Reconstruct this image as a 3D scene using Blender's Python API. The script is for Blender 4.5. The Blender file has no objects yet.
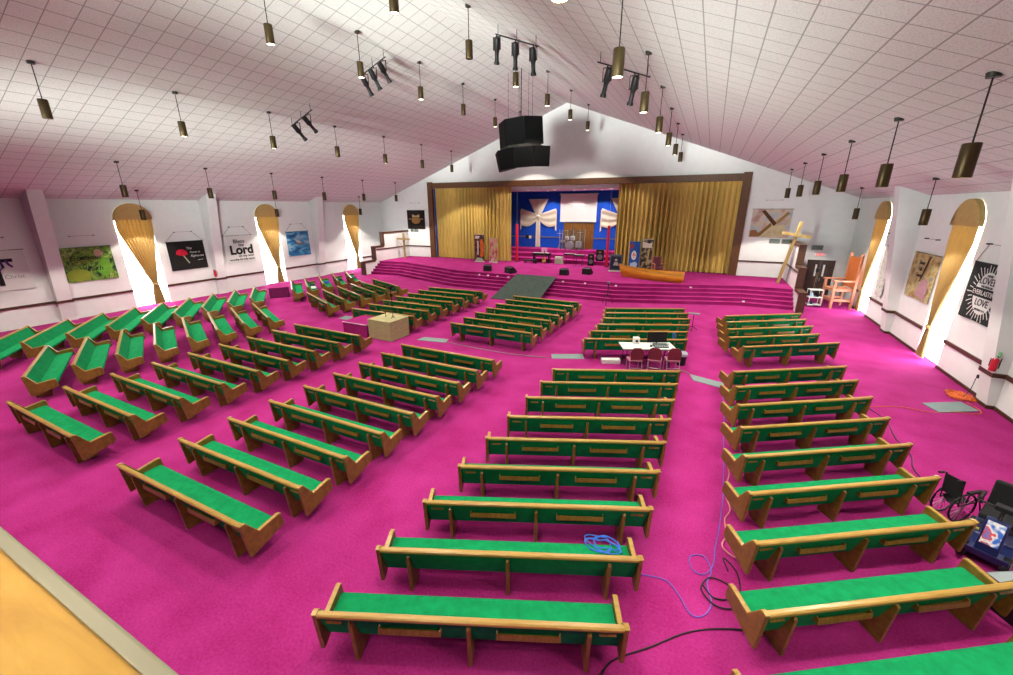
import bpy, bmesh, math, random
from mathutils import Vector, Matrix
random.seed(7)
PI = math.pi
SC = bpy.context.scene
COL = SC.collection

# ------------------------------------------------------------------ camera, world, exposure
YAW, PITCH, ROLL, FPX = 0.4499, 0.3095, 0.0021, 408.15
CAM_Z = 5.6
cam_d = bpy.data.cameras.new('camera')
cam_d.sensor_width = 36.0
cam_d.lens = FPX / 1013 * 36.0
cam_d.clip_start = 0.05
cam_d.clip_end = 200
cam = bpy.data.objects.new('camera', cam_d)
COL.objects.link(cam)
fwd = Vector((-math.sin(YAW) * math.cos(PITCH), math.cos(YAW) * math.cos(PITCH), -math.sin(PITCH)))
rgt = Vector((math.cos(YAW), math.sin(YAW), 0))
upv = rgt.cross(fwd)
cr, sr = math.cos(ROLL), math.sin(ROLL)
r2 = rgt * cr - upv * sr
u2 = upv * cr + rgt * sr
cam.matrix_world = Matrix((
    (r2.x, u2.x, -fwd.x, 0), (r2.y, u2.y, -fwd.y, 0), (r2.z, u2.z, -fwd.z, CAM_Z), (0, 0, 0, 1)))
SC.camera = cam

w = bpy.data.worlds.new('world')
SC.world = w
w.use_nodes = True
w.node_tree.nodes['Background'].inputs[0].default_value = (0.93, 0.97, 1.0, 1)
w.node_tree.nodes['Background'].inputs[1].default_value = 0.3

SC.view_settings.view_transform = 'Standard'
SC.view_settings.look = 'None'
SC.view_settings.gamma = 1.0
SC.view_settings.use_curve_mapping = False
SC.view_settings.exposure = 0.45
SC.cycles.use_denoising = True
SC.cycles.max_bounces = 8
SC.cycles.diffuse_bounces = 1
SC.cycles.sample_clamp_indirect = 6

LAMP_W = 660.0

# fill spots added behind the camera, no fixtures, to brighten and neutralise the ceiling
def fill_spot(loc, target, watts, cone, blend=1.0):
    d = bpy.data.lights.new('added_fill_spot', 'SPOT')
    d.energy = watts; d.spot_size = math.radians(cone); d.spot_blend = blend; d.shadow_soft_size = 2.2; d.color = (0.92, 1.0, 0.94)
    o = bpy.data.objects.new('added_fill_spot', d); COL.objects.link(o)
    o.location = loc
    o.rotation_euler = (Vector(target) - Vector(loc)).to_track_quat('-Z', 'Y').to_euler()
FL = 0.70
for x in (-21.0, -10.8, -1.0):
    for yt, k, cap in ((2.0, 0.6, 9e9), (9.0, 1.9, 9e9), (22.0, 3.6, 66000)):
        zc = 12.98 - 0.368 * abs(x + 10.8)
        dx, dz = yt + 5.5, zc - 5.0
        el = math.atan2(dz, dx)
        fill_spot((x, -5.5, 5.0), (x, yt, zc), min(cap, 4 * PI * k * (dx * dx + dz * dz) / math.sin(el)) * FL, min(100, math.degrees(el) * 1.75))

fill_spot((-21.0, -5.5, 5.0), (8.0, 20.0, 5.4), 27000, 24)  # more added fill, aimed at the side walls and stage wall
fill_spot((-1.0, -5.5, 5.0), (-29.6, 19.0, 5.2), 24000, 24)
fill_spot((-16.0, -5.5, 5.0), (8.0, 9.0, 5.4), 12000, 24)
fill_spot((-15.0, -5.5, 5.0), (4.0, 32.8, 4.6), 24000, 18)
fill_spot((-6.0, -5.5, 5.0), (-25.5, 32.8, 4.6), 24000, 18)

# ------------------------------------------------------------------ room numbers (metres, camera stands over the origin)
XL, XR = -29.65, 8.07
RX, RZ, SL = -10.8, 12.98, 0.368          # ridge x, ridge z, roof slope
YB, YF = -9.0, 32.8                       # back and stage wall
ST = 1.0                                  # stage height
def roof(x): return RZ - SL * abs(x - RX)

# ------------------------------------------------------------------ materials
MATS = {}
def rgb(h):
    h = h.lstrip('#')
    v = [int(h[i:i + 2], 16) / 255 for i in (0, 2, 4)]
    return tuple(c / 12.92 if c <= 0.04045 else ((c + 0.055) / 1.055) ** 2.4 for c in v) + (1,)
def mat(name, col, rough=0.6, metal=0.0, emit=0.0, noise=0.0, scale=8.0, stretch=(1, 1, 1), bump=0.0, spec=0.4, coat=0.0):
    if name in MATS: return MATS[name]
    m = bpy.data.materials.new(name)
    m.use_nodes = True
    N, L = m.node_tree.nodes, m.node_tree.links
    b = N['Principled BSDF']
    c = rgb(col) if isinstance(col, str) else tuple(col) + (1,)
    b.inputs['Base Color'].default_value = c
    b.inputs['Roughness'].default_value = rough
    b.inputs['Metallic'].default_value = metal
    b.inputs['Specular IOR Level'].default_value = spec
    if coat: b.inputs['Coat Weight'].default_value = coat
    if emit:
        b.inputs['Emission Color'].default_value = c
        b.inputs['Emission Strength'].default_value = emit
    if noise or bump:
        tc = N.new('ShaderNodeTexCoord'); mp = N.new('ShaderNodeMapping'); nz = N.new('ShaderNodeTexNoise')
        mp.inputs['Scale'].default_value = stretch
        nz.inputs['Scale'].default_value = scale
        nz.inputs['Detail'].default_value = 5
        L.new(tc.outputs['Object'], mp.inputs[0]); L.new(mp.outputs[0], nz.inputs['Vector'])
        if noise:
            rp = N.new('ShaderNodeValToRGB')
            rp.color_ramp.elements[0].position = 0.3; rp.color_ramp.elements[1].position = 0.7
            rp.color_ramp.elements[0].color = tuple(x * (1 - noise) for x in c[:3]) + (1,)
            rp.color_ramp.elements[1].color = tuple(min(1, x * (1 + noise)) for x in c[:3]) + (1,)
            L.new(nz.outputs['Fac'], rp.inputs[0]); L.new(rp.outputs[0], b.inputs['Base Color'])
        if bump:
            bp = N.new('ShaderNodeBump'); bp.inputs['Strength'].default_value = bump; bp.inputs['Distance'].default_value = 0.02
            L.new(nz.outputs['Fac'], bp.inputs['Height']); L.new(bp.outputs[0], b.inputs['Normal'])
    MATS[name] = m
    return m

def ramp_mat(name, stops, scale=3.0, kind='noise', stretch=(1, 1, 1), rough=0.7, detail=4, distortion=0.0):
    """colour patches from a noise/wave pattern in the object's own space"""
    if name in MATS: return MATS[name]
    m = bpy.data.materials.new(name); m.use_nodes = True
    N, L = m.node_tree.nodes, m.node_tree.links
    b = N['Principled BSDF']; b.inputs['Roughness'].default_value = rough
    tc = N.new('ShaderNodeTexCoord'); mp = N.new('ShaderNodeMapping'); mp.inputs['Scale'].default_value = stretch
    L.new(tc.outputs['Object'], mp.inputs[0])
    if kind == 'wave':
        t = N.new('ShaderNodeTexWave'); t.inputs['Distortion'].default_value = distortion; t.inputs['Detail'].default_value = detail
    else:
        t = N.new('ShaderNodeTexNoise'); t.inputs['Detail'].default_value = detail; t.inputs['Distortion'].default_value = distortion
    t.inputs['Scale'].default_value = scale
    L.new(mp.outputs[0], t.inputs['Vector'])
    rp = N.new('ShaderNodeValToRGB'); cr_ = rp.color_ramp
    while len(cr_.elements) < len(stops): cr_.elements.new(0.5)
    for e, (p, c) in zip(cr_.elements, stops): e.position = p; e.color = rgb(c)
    L.new(t.outputs['Fac'], rp.inputs[0]); L.new(rp.outputs[0], b.inputs['Base Color'])
    MATS[name] = m
    return m

def carpet_mat():
    m = mat('magenta_carpet', '#b3146f', rough=0.95, spec=0.1)
    N, L = m.node_tree.nodes, m.node_tree.links
    b = N['Principled BSDF']
    tc = N.new('ShaderNodeTexCoord')
    n1 = N.new('ShaderNodeTexNoise'); n1.inputs['Scale'].default_value = 1.1; n1.inputs['Detail'].default_value = 7
    n2 = N.new('ShaderNodeTexNoise'); n2.inputs['Scale'].default_value = 26; n2.inputs['Detail'].default_value = 3
    L.new(tc.outputs['Object'], n1.inputs['Vector']); L.new(tc.outputs['Object'], n2.inputs['Vector'])
    mx = N.new('ShaderNodeMix'); mx.inputs[0].default_value = 0.45
    L.new(n1.outputs['Fac'], mx.inputs[2]); L.new(n2.outputs['Fac'], mx.inputs[3])
    rp = N.new('ShaderNodeValToRGB')
    rp.color_ramp.elements[0].position = 0.33; rp.color_ramp.elements[1].position = 0.68
    rp.color_ramp.elements[0].color = rgb('#8e185c'); rp.color_ramp.elements[1].color = rgb('#b03280')
    L.new(mx.outputs[0], rp.inputs[0]); L.new(rp.outputs[0], b.inputs['Base Color'])
    bp = N.new('ShaderNodeBump'); bp.inputs['Strength'].default_value = 0.35; bp.inputs['Distance'].default_value = 0.01
    L.new(n2.outputs['Fac'], bp.inputs['Height']); L.new(bp.outputs[0], b.inputs['Normal'])
    return m

def tile_mat():
    """acoustic ceiling tiles in a metal grid"""
    m = mat('ceiling_tile', '#d8d8d3', rough=0.9, spec=0.15)
    N, L = m.node_tree.nodes, m.node_tree.links
    b = N['Principled BSDF']
    ge = N.new('ShaderNodeNewGeometry'); sp = N.new('ShaderNodeSeparateXYZ')
    L.new(ge.outputs['Position'], sp.inputs[0])
    def mth(op, a, v=None, bb=None):
        n = N.new('ShaderNodeMath'); n.operation = op
        L.new(a, n.inputs[0])
        if v is not None: n.inputs[1].default_value = v
        if bb is not None: L.new(bb, n.inputs[1])
        return n.outputs[0]
    def line(out, off, pitch, width):
        a = mth('ADD', out, -off); a = mth('DIVIDE', a, pitch); a = mth('ADD', a, 1000.0); a = mth('FRACT', a)
        a = mth('SUBTRACT', a, 0.5); a = mth('ABSOLUTE', a)
        return mth('GREATER_THAN', a, 0.5 - width / pitch / 2)
    lx = line(sp.outputs[0], 1.655, 0.5825, 0.026)
    ly = line(sp.outputs[1], 9.06, 0.6464, 0.026)
    g = mth('MAXIMUM', lx, bb=ly)
    nz = N.new('ShaderNodeTexNoise'); nz.inputs['Scale'].default_value = 45; nz.inputs['Detail'].default_value = 2
    L.new(ge.outputs['Position'], nz.inputs['Vector'])
    rp = N.new('ShaderNodeValToRGB')
    rp.color_ramp.elements[0].position = 0.3; rp.color_ramp.elements[1].position = 0.55
    rp.color_ramp.elements[0].color = rgb('#c9c9c3'); rp.color_ramp.elements[1].color = rgb('#e4e4df')
    L.new(nz.outputs['Fac'], rp.inputs[0])
    mx = N.new('ShaderNodeMix'); mx.data_type = 'RGBA'
    L.new(g, mx.inputs[0]); L.new(rp.outputs[0], mx.inputs[6]); mx.inputs[7].default_value = rgb('#a3a29d')
    L.new(mx.outputs[2], b.inputs['Base Color'])
    return m

def wood_mat(name, dark, light, scale=3.0, stretch=(1, 8, 8), rough=0.4, spec=0.5):
    return ramp_mat(name, [(0.25, dark), (0.75, light)], scale=scale, stretch=stretch, rough=rough, detail=6, distortion=0.6)

M_CARPET = carpet_mat()
M_TILE = tile_mat()
M_WALL = mat('white_paint', '#f3f2f0', rough=0.8, noise=0.02, scale=3, spec=0.2)
M_BROWN = wood_mat('brown_trim', '#3d2415', '#5a3822', scale=4, rough=0.5)
M_FRAME = wood_mat('walnut_frame', '#48290f', '#6a421c', scale=3, stretch=(4, 4, 1), rough=0.5)
M_OAK = wood_mat('oak_end', '#694817', '#926d2b', scale=4, stretch=(5, 2, 2), rough=0.35)
M_RAIL = wood_mat('oak_rail', '#957431', '#b48e48', scale=3, stretch=(1, 8, 8), rough=0.28, spec=0.6)
M_GREEN = mat('green_upholstery', '#0b834c', rough=0.9, noise=0.16, scale=7, bump=0.15, spec=0.15)
M_BRONZE = mat('bronze_metal', '#4a3d26', rough=0.4, metal=0.7)
M_DKMET = mat('dark_metal', '#2b2722', rough=0.5, metal=0.3)
M_BLACK = mat('black_plastic', '#0d0d0f', rough=0.5)
M_BLACKC = mat('black_cloth', '#1b1b1d', rough=0.9)
M_GREY = mat('grey_plastic', '#6d7072', rough=0.5)
M_STEEL = mat('steel', '#b9bbbc', rough=0.3, metal=0.8)
M_WHITE = mat('white_plastic', '#ecebe6', rough=0.5)
M_CREAM = mat('cream_cloth', '#e6dcc4', rough=0.9, noise=0.05, scale=5)
M_DRAPE = mat('gold_drape', '#e2be66', rough=0.85, noise=0.08, scale=6, stretch=(3, 3, 0.3))
M_DRAPE2 = mat('tan_drape', '#c4a56a', rough=0.85, noise=0.08, scale=6, stretch=(3, 3, 0.3))
def translucent(m, fac):
    N, L = m.node_tree.nodes, m.node_tree.links
    b = N['Principled BSDF']; out = N['Material Output']
    t = N.new('ShaderNodeBsdfTranslucent'); mx_ = N.new('ShaderNodeMixShader'); mx_.inputs[0].default_value = fac
    src = b.inputs['Base Color'].links[0].from_socket if b.inputs['Base Color'].links else None
    if src: L.new(src, t.inputs['Color'])
    else: t.inputs['Color'].default_value = b.inputs['Base Color'].default_value
    L.new(b.outputs[0], mx_.inputs[1]); L.new(t.outputs[0], mx_.inputs[2]); L.new(mx_.outputs[0], out.inputs['Surface'])
translucent(M_DRAPE2, 0.3)
M_CORNICE = mat('tan_board', '#c7a265', rough=0.7, noise=0.06, scale=6)
M_BLUE = mat('royal_blue_wall', '#0a50cc', rough=0.8, noise=0.06, scale=2)
M_RED = mat('red_paint', '#cf1b35', rough=0.5)
M_LENS_ON = mat('lamp_glow', '#fff6dc', emit=9.0)
M_LENS_OFF = mat('lamp_lens_unlit', '#2a261e', rough=0.3)
M_DAY = mat('daylight_glass', '#f4f8ff', emit=11.0)
M_BURG = mat('burgundy_vinyl', '#6e1f2f', rough=0.55, noise=0.1, scale=8)
M_PINKW = wood_mat('reddish_wood', '#b4694a', '#d08d6a', scale=3, stretch=(2, 2, 6), rough=0.5)
M_RAWW = wood_mat('raw_timber', '#8d7440', '#b79b60', scale=4, stretch=(3, 3, 1), rough=0.7)
M_PLY = ramp_mat('plywood', [(0.2, '#a39768'), (0.5, '#b0a576'), (0.8, '#bdb386')], scale=3, stretch=(1, 1, 5), rough=0.7, distortion=0.5)
M_PLYG = ramp_mat('golden_plywood', [(0.2, '#9a6a14'), (0.5, '#ad7f22'), (0.8, '#b98d36')], scale=2.2, stretch=(0.8, 5, 5), rough=0.45, distortion=1.5)
M_BOAT = ramp_mat('boat_planks', [(0.1, '#b96e12'), (0.5, '#dd8f20'), (0.9, '#f0ac3c')], scale=2.0, stretch=(1, 1, 10), rough=0.4)
M_MAT = mat('dark_ramp_mat', '#35403a', rough=0.9, noise=0.25, scale=4)
M_GMAT = mat('grey_mat', '#7d8a88', rough=0.8, noise=0.08, scale=6)
M_PURPLE = mat('plum_carpet', '#6e1450', rough=0.95, noise=0.1, scale=12)
M_ALU = mat('aluminium_edge', '#8f8973', rough=0.4, metal=0.5)
M_DOOR = wood_mat('dark_door', '#2b170b', '#402512', scale=3, stretch=(4, 4, 1), rough=0.5)

# ------------------------------------------------------------------ mesh helpers
class MB:
    def __init__(self): self.v = []; self.f = []
    def add(self, vs, fs):
        n = len(self.v)
        self.v += [tuple(p) for p in vs]
        self.f += [tuple(i + n for i in f) for f in fs]
        return self
    def box(self, x0, x1, y0, y1, z0, z1, M=None):
        vs = [Vector(p) for p in ((x0, y0, z0), (x1, y0, z0), (x1, y1, z0), (x0, y1, z0), (x0, y0, z1), (x1, y0, z1), (x1, y1, z1), (x0, y1, z1))]
        if M is not None: vs = [M @ p for p in vs]
        return self.add(vs, [(0, 3, 2, 1), (4, 5, 6, 7), (0, 1, 5, 4), (1, 2, 6, 5), (2, 3, 7, 6), (3, 0, 4, 7)])
    def prism(self, poly, a0, a1, axis='x', M=None):
        """extrude a polygon; axis x: poly=(y,z); y: poly=(x,z); z: poly=(x,y)"""
        def P(p, a):
            q = {'x': (a, p[0], p[1]), 'y': (p[0], a, p[1]), 'z': (p[0], p[1], a)}[axis]
            return M @ Vector(q) if M is not None else Vector(q)
        n = len(poly)
        vs = [P(p, a0) for p in poly] + [P(p, a1) for p in poly]
        fs = [tuple(range(n))[::-1], tuple(range(n, 2 * n))] + [(i, (i + 1) % n, n + (i + 1) % n, n + i) for i in range(n)]
        return self.add(vs, fs)
    def cyl(self, p0, p1, r0, r1=None, n=12, caps=True):
        p0, p1 = Vector(p0), Vector(p1)
        if r1 is None: r1 = r0
        d = (p1 - p0).normalized()
        a = d.orthogonal().normalized(); b = d.cross(a)
        vs = []
        for p, r in ((p0, r0), (p1, r1)):
            for k in range(n):
                t = 2 * PI * k / n
                vs.append(p + (a * math.cos(t) + b * math.sin(t)) * r)
        fs = [(k, (k + 1) % n, n + (k + 1) % n, n + k) for k in range(n)]
        if caps: fs += [tuple(range(n))[::-1], tuple(range(n, 2 * n))]
        return self.add(vs, fs)
    def tube(self, pts, r, n=6):
        pts = [Vector(p) for p in pts]
        rings = []
        for i, p in enumerate(pts):
            d = (pts[min(i + 1, len(pts) - 1)] - pts[max(i - 1, 0)]).normalized()
            ref = Vector((0, 0, 1)) if abs(d.z) < 0.9 else Vector((1, 0, 0))
            a = d.cross(ref).normalized(); b = d.cross(a)
            rings.append([p + (a * math.cos(2 * PI * k / n) + b * math.sin(2 * PI * k / n)) * r for k in range(n)])
        vs = [v for rg in rings for v in rg]
        fs = []
        for i in range(len(pts) - 1):
            for k in range(n):
                fs.append((i * n + k, i * n + (k + 1) % n, (i + 1) * n + (k + 1) % n, (i + 1) * n + k))
        fs += [tuple(range(n))[::-1], tuple(range((len(pts) - 1) * n, len(pts) * n))]
        return self.add(vs, fs)
    def lathe(self, prof, c=(0, 0, 0), n=20, M=None):
        vs = []
        for r, z in prof:
            for k in range(n):
                p = Vector((c[0] + r * math.cos(2 * PI * k / n), c[1] + r * math.sin(2 * PI * k / n), c[2] + z))
                vs.append(M @ p if M is not None else p)
        fs = []
        for i in range(len(prof) - 1):
            for k in range(n):
                fs.append((i * n + k, i * n + (k + 1) % n, (i + 1) * n + (k + 1) % n, (i + 1) * n + k))
        fs += [tuple(range(n))[::-1], tuple(range((len(prof) - 1) * n, len(prof) * n))]
        return self.add(vs, fs)
    def sheet(self, fn, nu, nv, thick=0.0):
        """grid surface fn(u,v)->Vector, given thickness along its own normals"""
        g = [[Vector(fn(i / nu, j / nv)) for j in range(nv + 1)] for i in range(nu + 1)]
        def nrm(i, j):
            a = g[min(i + 1, nu)][j] - g[max(i - 1, 0)][j]
            b = g[i][min(j + 1, nv)] - g[i][max(j - 1, 0)]
            n_ = a.cross(b)
            return n_.normalized() if n_.length > 1e-9 else Vector((0, -1, 0))
        W = nv + 1
        vs = [g[i][j] for i in range(nu + 1) for j in range(W)]
        fs = [(i * W + j, (i + 1) * W + j, (i + 1) * W + j + 1, i * W + j + 1) for i in range(nu) for j in range(nv)]
        if thick:
            K = len(vs)
            vs += [g[i][j] - nrm(i, j) * thick for i in range(nu + 1) for j in range(W)]
            fs += [tuple(K + q for q in f[::-1]) for f in fs[:nu * nv]]
            edge = [(i * W) for i in range(nu + 1)] + [nu * W + j for j in range(1, W)] + [i * W + nv for i in range(nu - 1, -1, -1)] + [j for j in range(nv - 1, 0, -1)]
            for q in range(len(edge)):
                a, b = edge[q], edge[(q + 1) % len(edge)]
                fs.append((b, a, K + a, K + b))
        return self.add(vs, fs)
    def mesh(self, name, m, smooth=False, bevel=0.0):
        me = bpy.data.meshes.new(name)
        me.from_pydata(self.v, [], self.f)
        bm = bmesh.new(); bm.from_mesh(me)
        bmesh.ops.recalc_face_normals(bm, faces=bm.faces)
        if bevel:
            ed = [e for e in bm.edges if len(e.link_faces) == 2 and e.calc_face_angle(0) > 0.6]
            bmesh.ops.bevel(bm, geom=ed, offset=bevel, segments=2, affect='EDGES', profile=0.6)
        bm.to_mesh(me); bm.free()
        if smooth:
            for p in me.polygons: p.use_smooth = True
            try: me.set_sharp_from_angle(angle=0.7)
            except Exception: pass
        me.materials.append(m)
        return me
    def obj(self, name, m, parent=None, smooth=False, bevel=0.0):
        o = bpy.data.objects.new(name, self.mesh(name, m, smooth, bevel))
        COL.objects.link(o)
        if parent is not None: o.parent = parent
        return o

def tag(o, label, cat, group=None, kind=None):
    if label: o['label'] = label
    if cat: o['category'] = cat
    if group: o['group'] = group
    if kind: o['kind'] = kind
    return o
def thing(name, label, cat, loc=(0, 0, 0), rz=0.0, group=None):
    o = bpy.data.objects.new(name, None); COL.objects.link(o)
    o.empty_display_size = 0.1
    o.location = loc; o.rotation_euler = (0, 0, rz)
    return tag(o, label, cat, group)
def struct(name, mb, m, parent=None, **k):
    o = mb.obj(name, m, parent, **k)
    if parent is None: o['kind'] = 'structure'
    return o
def copy_tree(o, parent=None):
    c = o.copy(); COL.objects.link(c)
    if parent is not None: c.parent = parent
    for ch in o.children: copy_tree(ch, c)
    return c
def text(name, body, size, m, parent, loc, rot=(PI / 2, 0, 0), align='CENTER', depth=0.004, shear=0.0, sx=1.0, bold=0.0):
    cu = bpy.data.curves.new(name, 'FONT')
    cu.body = body; cu.size = size; cu.align_x = align; cu.align_y = 'CENTER'
    cu.extrude = depth; cu.shear = shear; cu.offset = bold
    tmp = bpy.data.objects.new('tmp', cu)
    me = bpy.data.meshes.new_from_object(tmp)
    bpy.data.objects.remove(tmp); bpy.data.curves.remove(cu)
    me.name = name; me.materials.clear(); me.materials.append(m)
    o = bpy.data.objects.new(name, me); COL.objects.link(o)
    o.parent = parent; o.location = loc; o.rotation_euler = rot; o.scale = (sx, 1, 1)
    return o
ORD = ['zeroth', 'first', 'second', 'third', 'fourth', 'fifth', 'sixth', 'seventh', 'eighth', 'ninth', 'tenth']

# ------------------------------------------------------------------ floor, ceiling, walls
WIN_L = (12.5, 20.6, 28.75)
WIN_R = (20.1, 28.25)
WR, WSP = 0.86, 4.95                      # window half width, spring height

b = MB().box(XL - 0.3, XR + 0.3, YB - 0.3, 39, -0.2, 0)
struct('floor', b, M_CARPET)

b = MB()
zl, zr = roof(XL - 0.35), roof(XR + 0.35)
b.prism([(XL - 0.35, zl), (RX, RZ), (XR + 0.35, zr), (XR + 0.35, zr + 0.15), (RX, RZ + 0.15), (XL - 0.35, zl + 0.15)], YB - 0.3, YF + 0.3, axis='y')
struct('ceiling', b, M_TILE)

def side_wall(name, x, outx, wins):
    """wall sheet with arched full-height window openings; outx = outer face"""
    b = MB()
    ztop = roof(x) + 0.02
    ys = [YB - 0.3]
    for c in wins: ys += [c - WR, c + WR]
    ys.append(YF + 0.2)
    for i in range(0, len(ys), 2):
        b.box(min(x, outx), max(x, outx), ys[i], ys[i + 1], 0, ztop)
    n = 16
    for c in wins:
        for k in range(n):
            t0, t1 = PI - PI * k / n, PI - PI * (k + 1) / n
            y0, z0 = c + WR * math.cos(t0), WSP + WR * math.sin(t0)
            y1, z1 = c + WR * math.cos(t1), WSP + WR * math.sin(t1)
            b.prism([(y0, z0), (y1, z1), (y1, ztop), (y0, ztop)], x, outx, axis='x')
    struct(name, b, M_WALL)
side_wall('wall_left', XL, XL - 0.3, WIN_L)
side_wall('wall_right', XR, XR + 0.3, WIN_R)

# stage wall: proscenium opening and the side door
PX0, PX1, PTOP = -23.35, 1.62, 7.35
b = MB()
y0, y1 = YF, YF + 0.2
b.prism([(XL, 0), (PX0, 0), (PX0, PTOP), (PX0, roof(PX0)), (XL, roof(XL))], y0, y1, axis='y')
b.prism([(PX0, PTOP), (PX1, PTOP), (PX1, roof(PX1)), (RX, RZ), (PX0, roof(PX0))], y0, y1, axis='y')
DX0, DX1, DTOP = 6.02, 7.5, 2.3
b.prism([(PX1, 0), (DX0, 0), (DX0, roof(DX0)), (PX1, roof(PX1))], y0, y1, axis='y')
b.prism([(DX0, DTOP), (DX1, DTOP), (DX1, roof(DX1)), (DX0, roof(DX0))], y0, y1, axis='y')
b.prism([(DX1, 0), (XR, 0), (XR, roof(XR)), (DX1, roof(DX1))], y0, y1, axis='y')
struct('wall_front', b, M_WALL)
b = MB().prism([(XL, 0), (XR, 0), (XR, roof(XR)), (RX, RZ), (XL, roof(XL))], YB - 0.2, YB, axis='y')
struct('wall_back', b, M_BROWN)  # unseen wall, coloured dark to cut bounce onto the pew backs

# recess behind the curtains
RY = 37.6
struct('wall_recess_back', MB().box(PX0 - 0.2, PX1 + 0.2, RY, RY + 0.2, 0, 7.2), M_BLUE)
struct('wall_recess_left', MB().box(PX0 - 0.2, PX0, YF + 0.2, RY, 0, 7.2), M_BLUE)
struct('wall_recess_right', MB().box(PX1, PX1 + 0.2, YF + 0.2, RY, 0, 7.2), M_BLUE)
struct('ceiling_recess', MB().box(PX0, PX1, YF + 0.75, RY, 6.97, 7.6), M_WALL)

# stage: five carpeted risers with a bowed front, then inner choir steps
front = [(-26.44, 27.3), (-23.5, 27.5), (-16.8, 25.3), (-4.8, 25.0), (2.2, 27.3), (4.84, 27.3)]
def stage_poly(dy, back): return [(x, y + dy) for x, y in front] + [(4.84, back), (-26.44, back)]
b = MB()
for k in range(5):
    b.prism(stage_poly(0.29 * k, YF), 0.2 * k, 0.2 * k + 0.2, axis='z')
    # rounded carpet nosing
    for (xa, ya), (xb, yb) in zip(front[:-1], front[1:]):
        b.tube([(xa, ya + 0.29 * k, 0.2 * k + 0.18), (xb, yb + 0.29 * k, 0.2 * k + 0.18)], 0.02, 6)
b.box(PX0, PX1, YF, RY, 0.8, ST)
struct('floor_stage', b, M_CARPET)
b = MB()
for k, y in enumerate((33.75, 34.8, 36.0)):
    b.box(PX0 + 0.01, PX1 - 0.01, y, RY - 0.005, ST + 0.3 * k, ST + 0.3 * k + 0.3)
    b.tube([(PX0 + 0.02, y, ST + 0.3 * k + 0.28), (PX1 - 0.02, y, ST + 0.3 * k + 0.28)], 0.02, 6)
struct('floor_choir_steps', b, M_CARPET)

# stepped side walls of the stage with brown caps
def stage_side(name, tname, x0, x1, inner):
    b = MB().prism([(26.6, 0), (26.6, 1.1), (28.0, 1.1), (28.0, 2.27), (29.2, 2.27), (29.2, 3.43), (32.8, 3.43), (32.8, 0)], x0, x1, axis='x')
    struct(name, b, M_WALL)
    t = MB(); a, c = x0 - 0.03, x1 + 0.03
    t.box(a, c, 26.52, 26.6, 0, 1.1).box(a, c, 27.92, 28.0, 1.12, 2.27).box(a, c, 29.12, 29.2, 2.29, 3.43)
    t.box(a, c, 26.5, 28.0, 1.1, 1.15).box(a, c, 27.9, 29.2, 2.27, 2.32).box(a, c, 29.1, 32.8, 3.43, 3.48)
    # boards on the stage side
    s = 0.03
    i0, i1 = (inner, inner + s) if inner > x0 + 0.1 else (inner - s, inner)
    t.box(i0, i1, 26.6, 26.72, 0, 1.0).box(i0, i1, 26.6, 28.0, 1.0, 1.1).box(i0, i1, 28.0, 28.12, 1.1, 2.17).box(i0, i1, 28.0, 29.2, 2.17, 2.27)
    t.box(i0, i1, 29.2, 29.32, 2.27, 3.33).box(i0, i1, 29.2, 32.8, 3.33, 3.43)
    t.box(i0, i1, 28.2, 32.8, 1.95, 2.06)
    struct(tname, t, M_BROWN)
stage_side('wall_stage_left', 'trim_1', -26.75, -26.45, -26.45)
stage_side('wall_stage_right', 'trim_2', 4.85, 5.15, 4.85)

# chair rails, baseboards, pilasters
PIL_L = (0.3, 8.65, 16.45, 24.75)
PIL_R = (7.8, 15.95, 24.15)
def segs(lo, hi, gaps):
    out = []; a = lo
    for g0, g1 in sorted(gaps):
        if g0 > a: out.append((a, g0))
        a = max(a, g1)
    if a < hi: out.append((a, hi))
    return out
for name, x, s, wins, pil, tn in (('left', XL, 1, WIN_L, PIL_L, 'trim_3'), ('right', XR, -1, WIN_R, PIL_R, 'trim_4')):
    gaps = [(c - WR, c + WR) for c in wins]
    pg = [(p - 0.3, p + 0.3) for p in pil]
    t = MB(); bb = MB()
    for a, c in segs(YB, YF, gaps + pg):
        t.box(min(x, x + s * 0.05), max(x, x + s * 0.05), a, c, 0.96, 1.08)
        bb.box(min(x, x + s * 0.03), max(x, x + s * 0.03), a, c, 0, 0.1)
    for p in pil:
        x1 = x + s * 0.27; x2 = x1 + s * 0.05
        t.box(min(x, x2), max(x, x2), p - 0.34, p + 0.34, 0.96, 1.08)
        bb.box(min(x, x + s * 0.2), max(x, x + s * 0.2), p - 0.32, p + 0.32, 0, 0.1)
    struct(tn, t, M_BROWN)
    struct('baseboard_' + name, bb, M_BROWN if name == 'right' else M_WALL)
    for p in pil:
        q = MB()
        xt = x + s * 1.05
        q.prism([(x, 0), (x + s * 0.16, 0), (xt, roof(xt) + 0.01), (x, roof(x) + 0.01)], p - 0.28, p + 0.28, axis='y')
        struct('trim_%d' % (10 + len([o for o in COL.objects if o.name.startswith('trim_')])), q, M_WALL)
t = MB()
t.box(XL, -26.75, YF - 0.05, YF, 0.96, 1.08)
t.box(-26.45, -23.6, YF - 0.05, YF, 1.95, 2.06).box(1.9, 4.85, YF - 0.05, YF, 1.95, 2.06)
struct('trim_5', t, M_BROWN)
t = MB().box(PX0, PX1, RY - 0.05, RY, 2.82, 2.92)
struct('trim_6', t, mat('recess_rail', '#6d6a78', rough=0.6))

# proscenium frame
t = MB()
t.box(-23.8, -23.3, YF - 0.18, YF + 0.1, ST, 7.75).box(1.55, 2.05, YF - 0.18, YF + 0.1, ST, 7.75).box(-23.3, 1.55, YF - 0.14, YF + 0.24, 7.22, 7.68)
struct('trim_7', t, M_FRAME, bevel=0.01)

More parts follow.
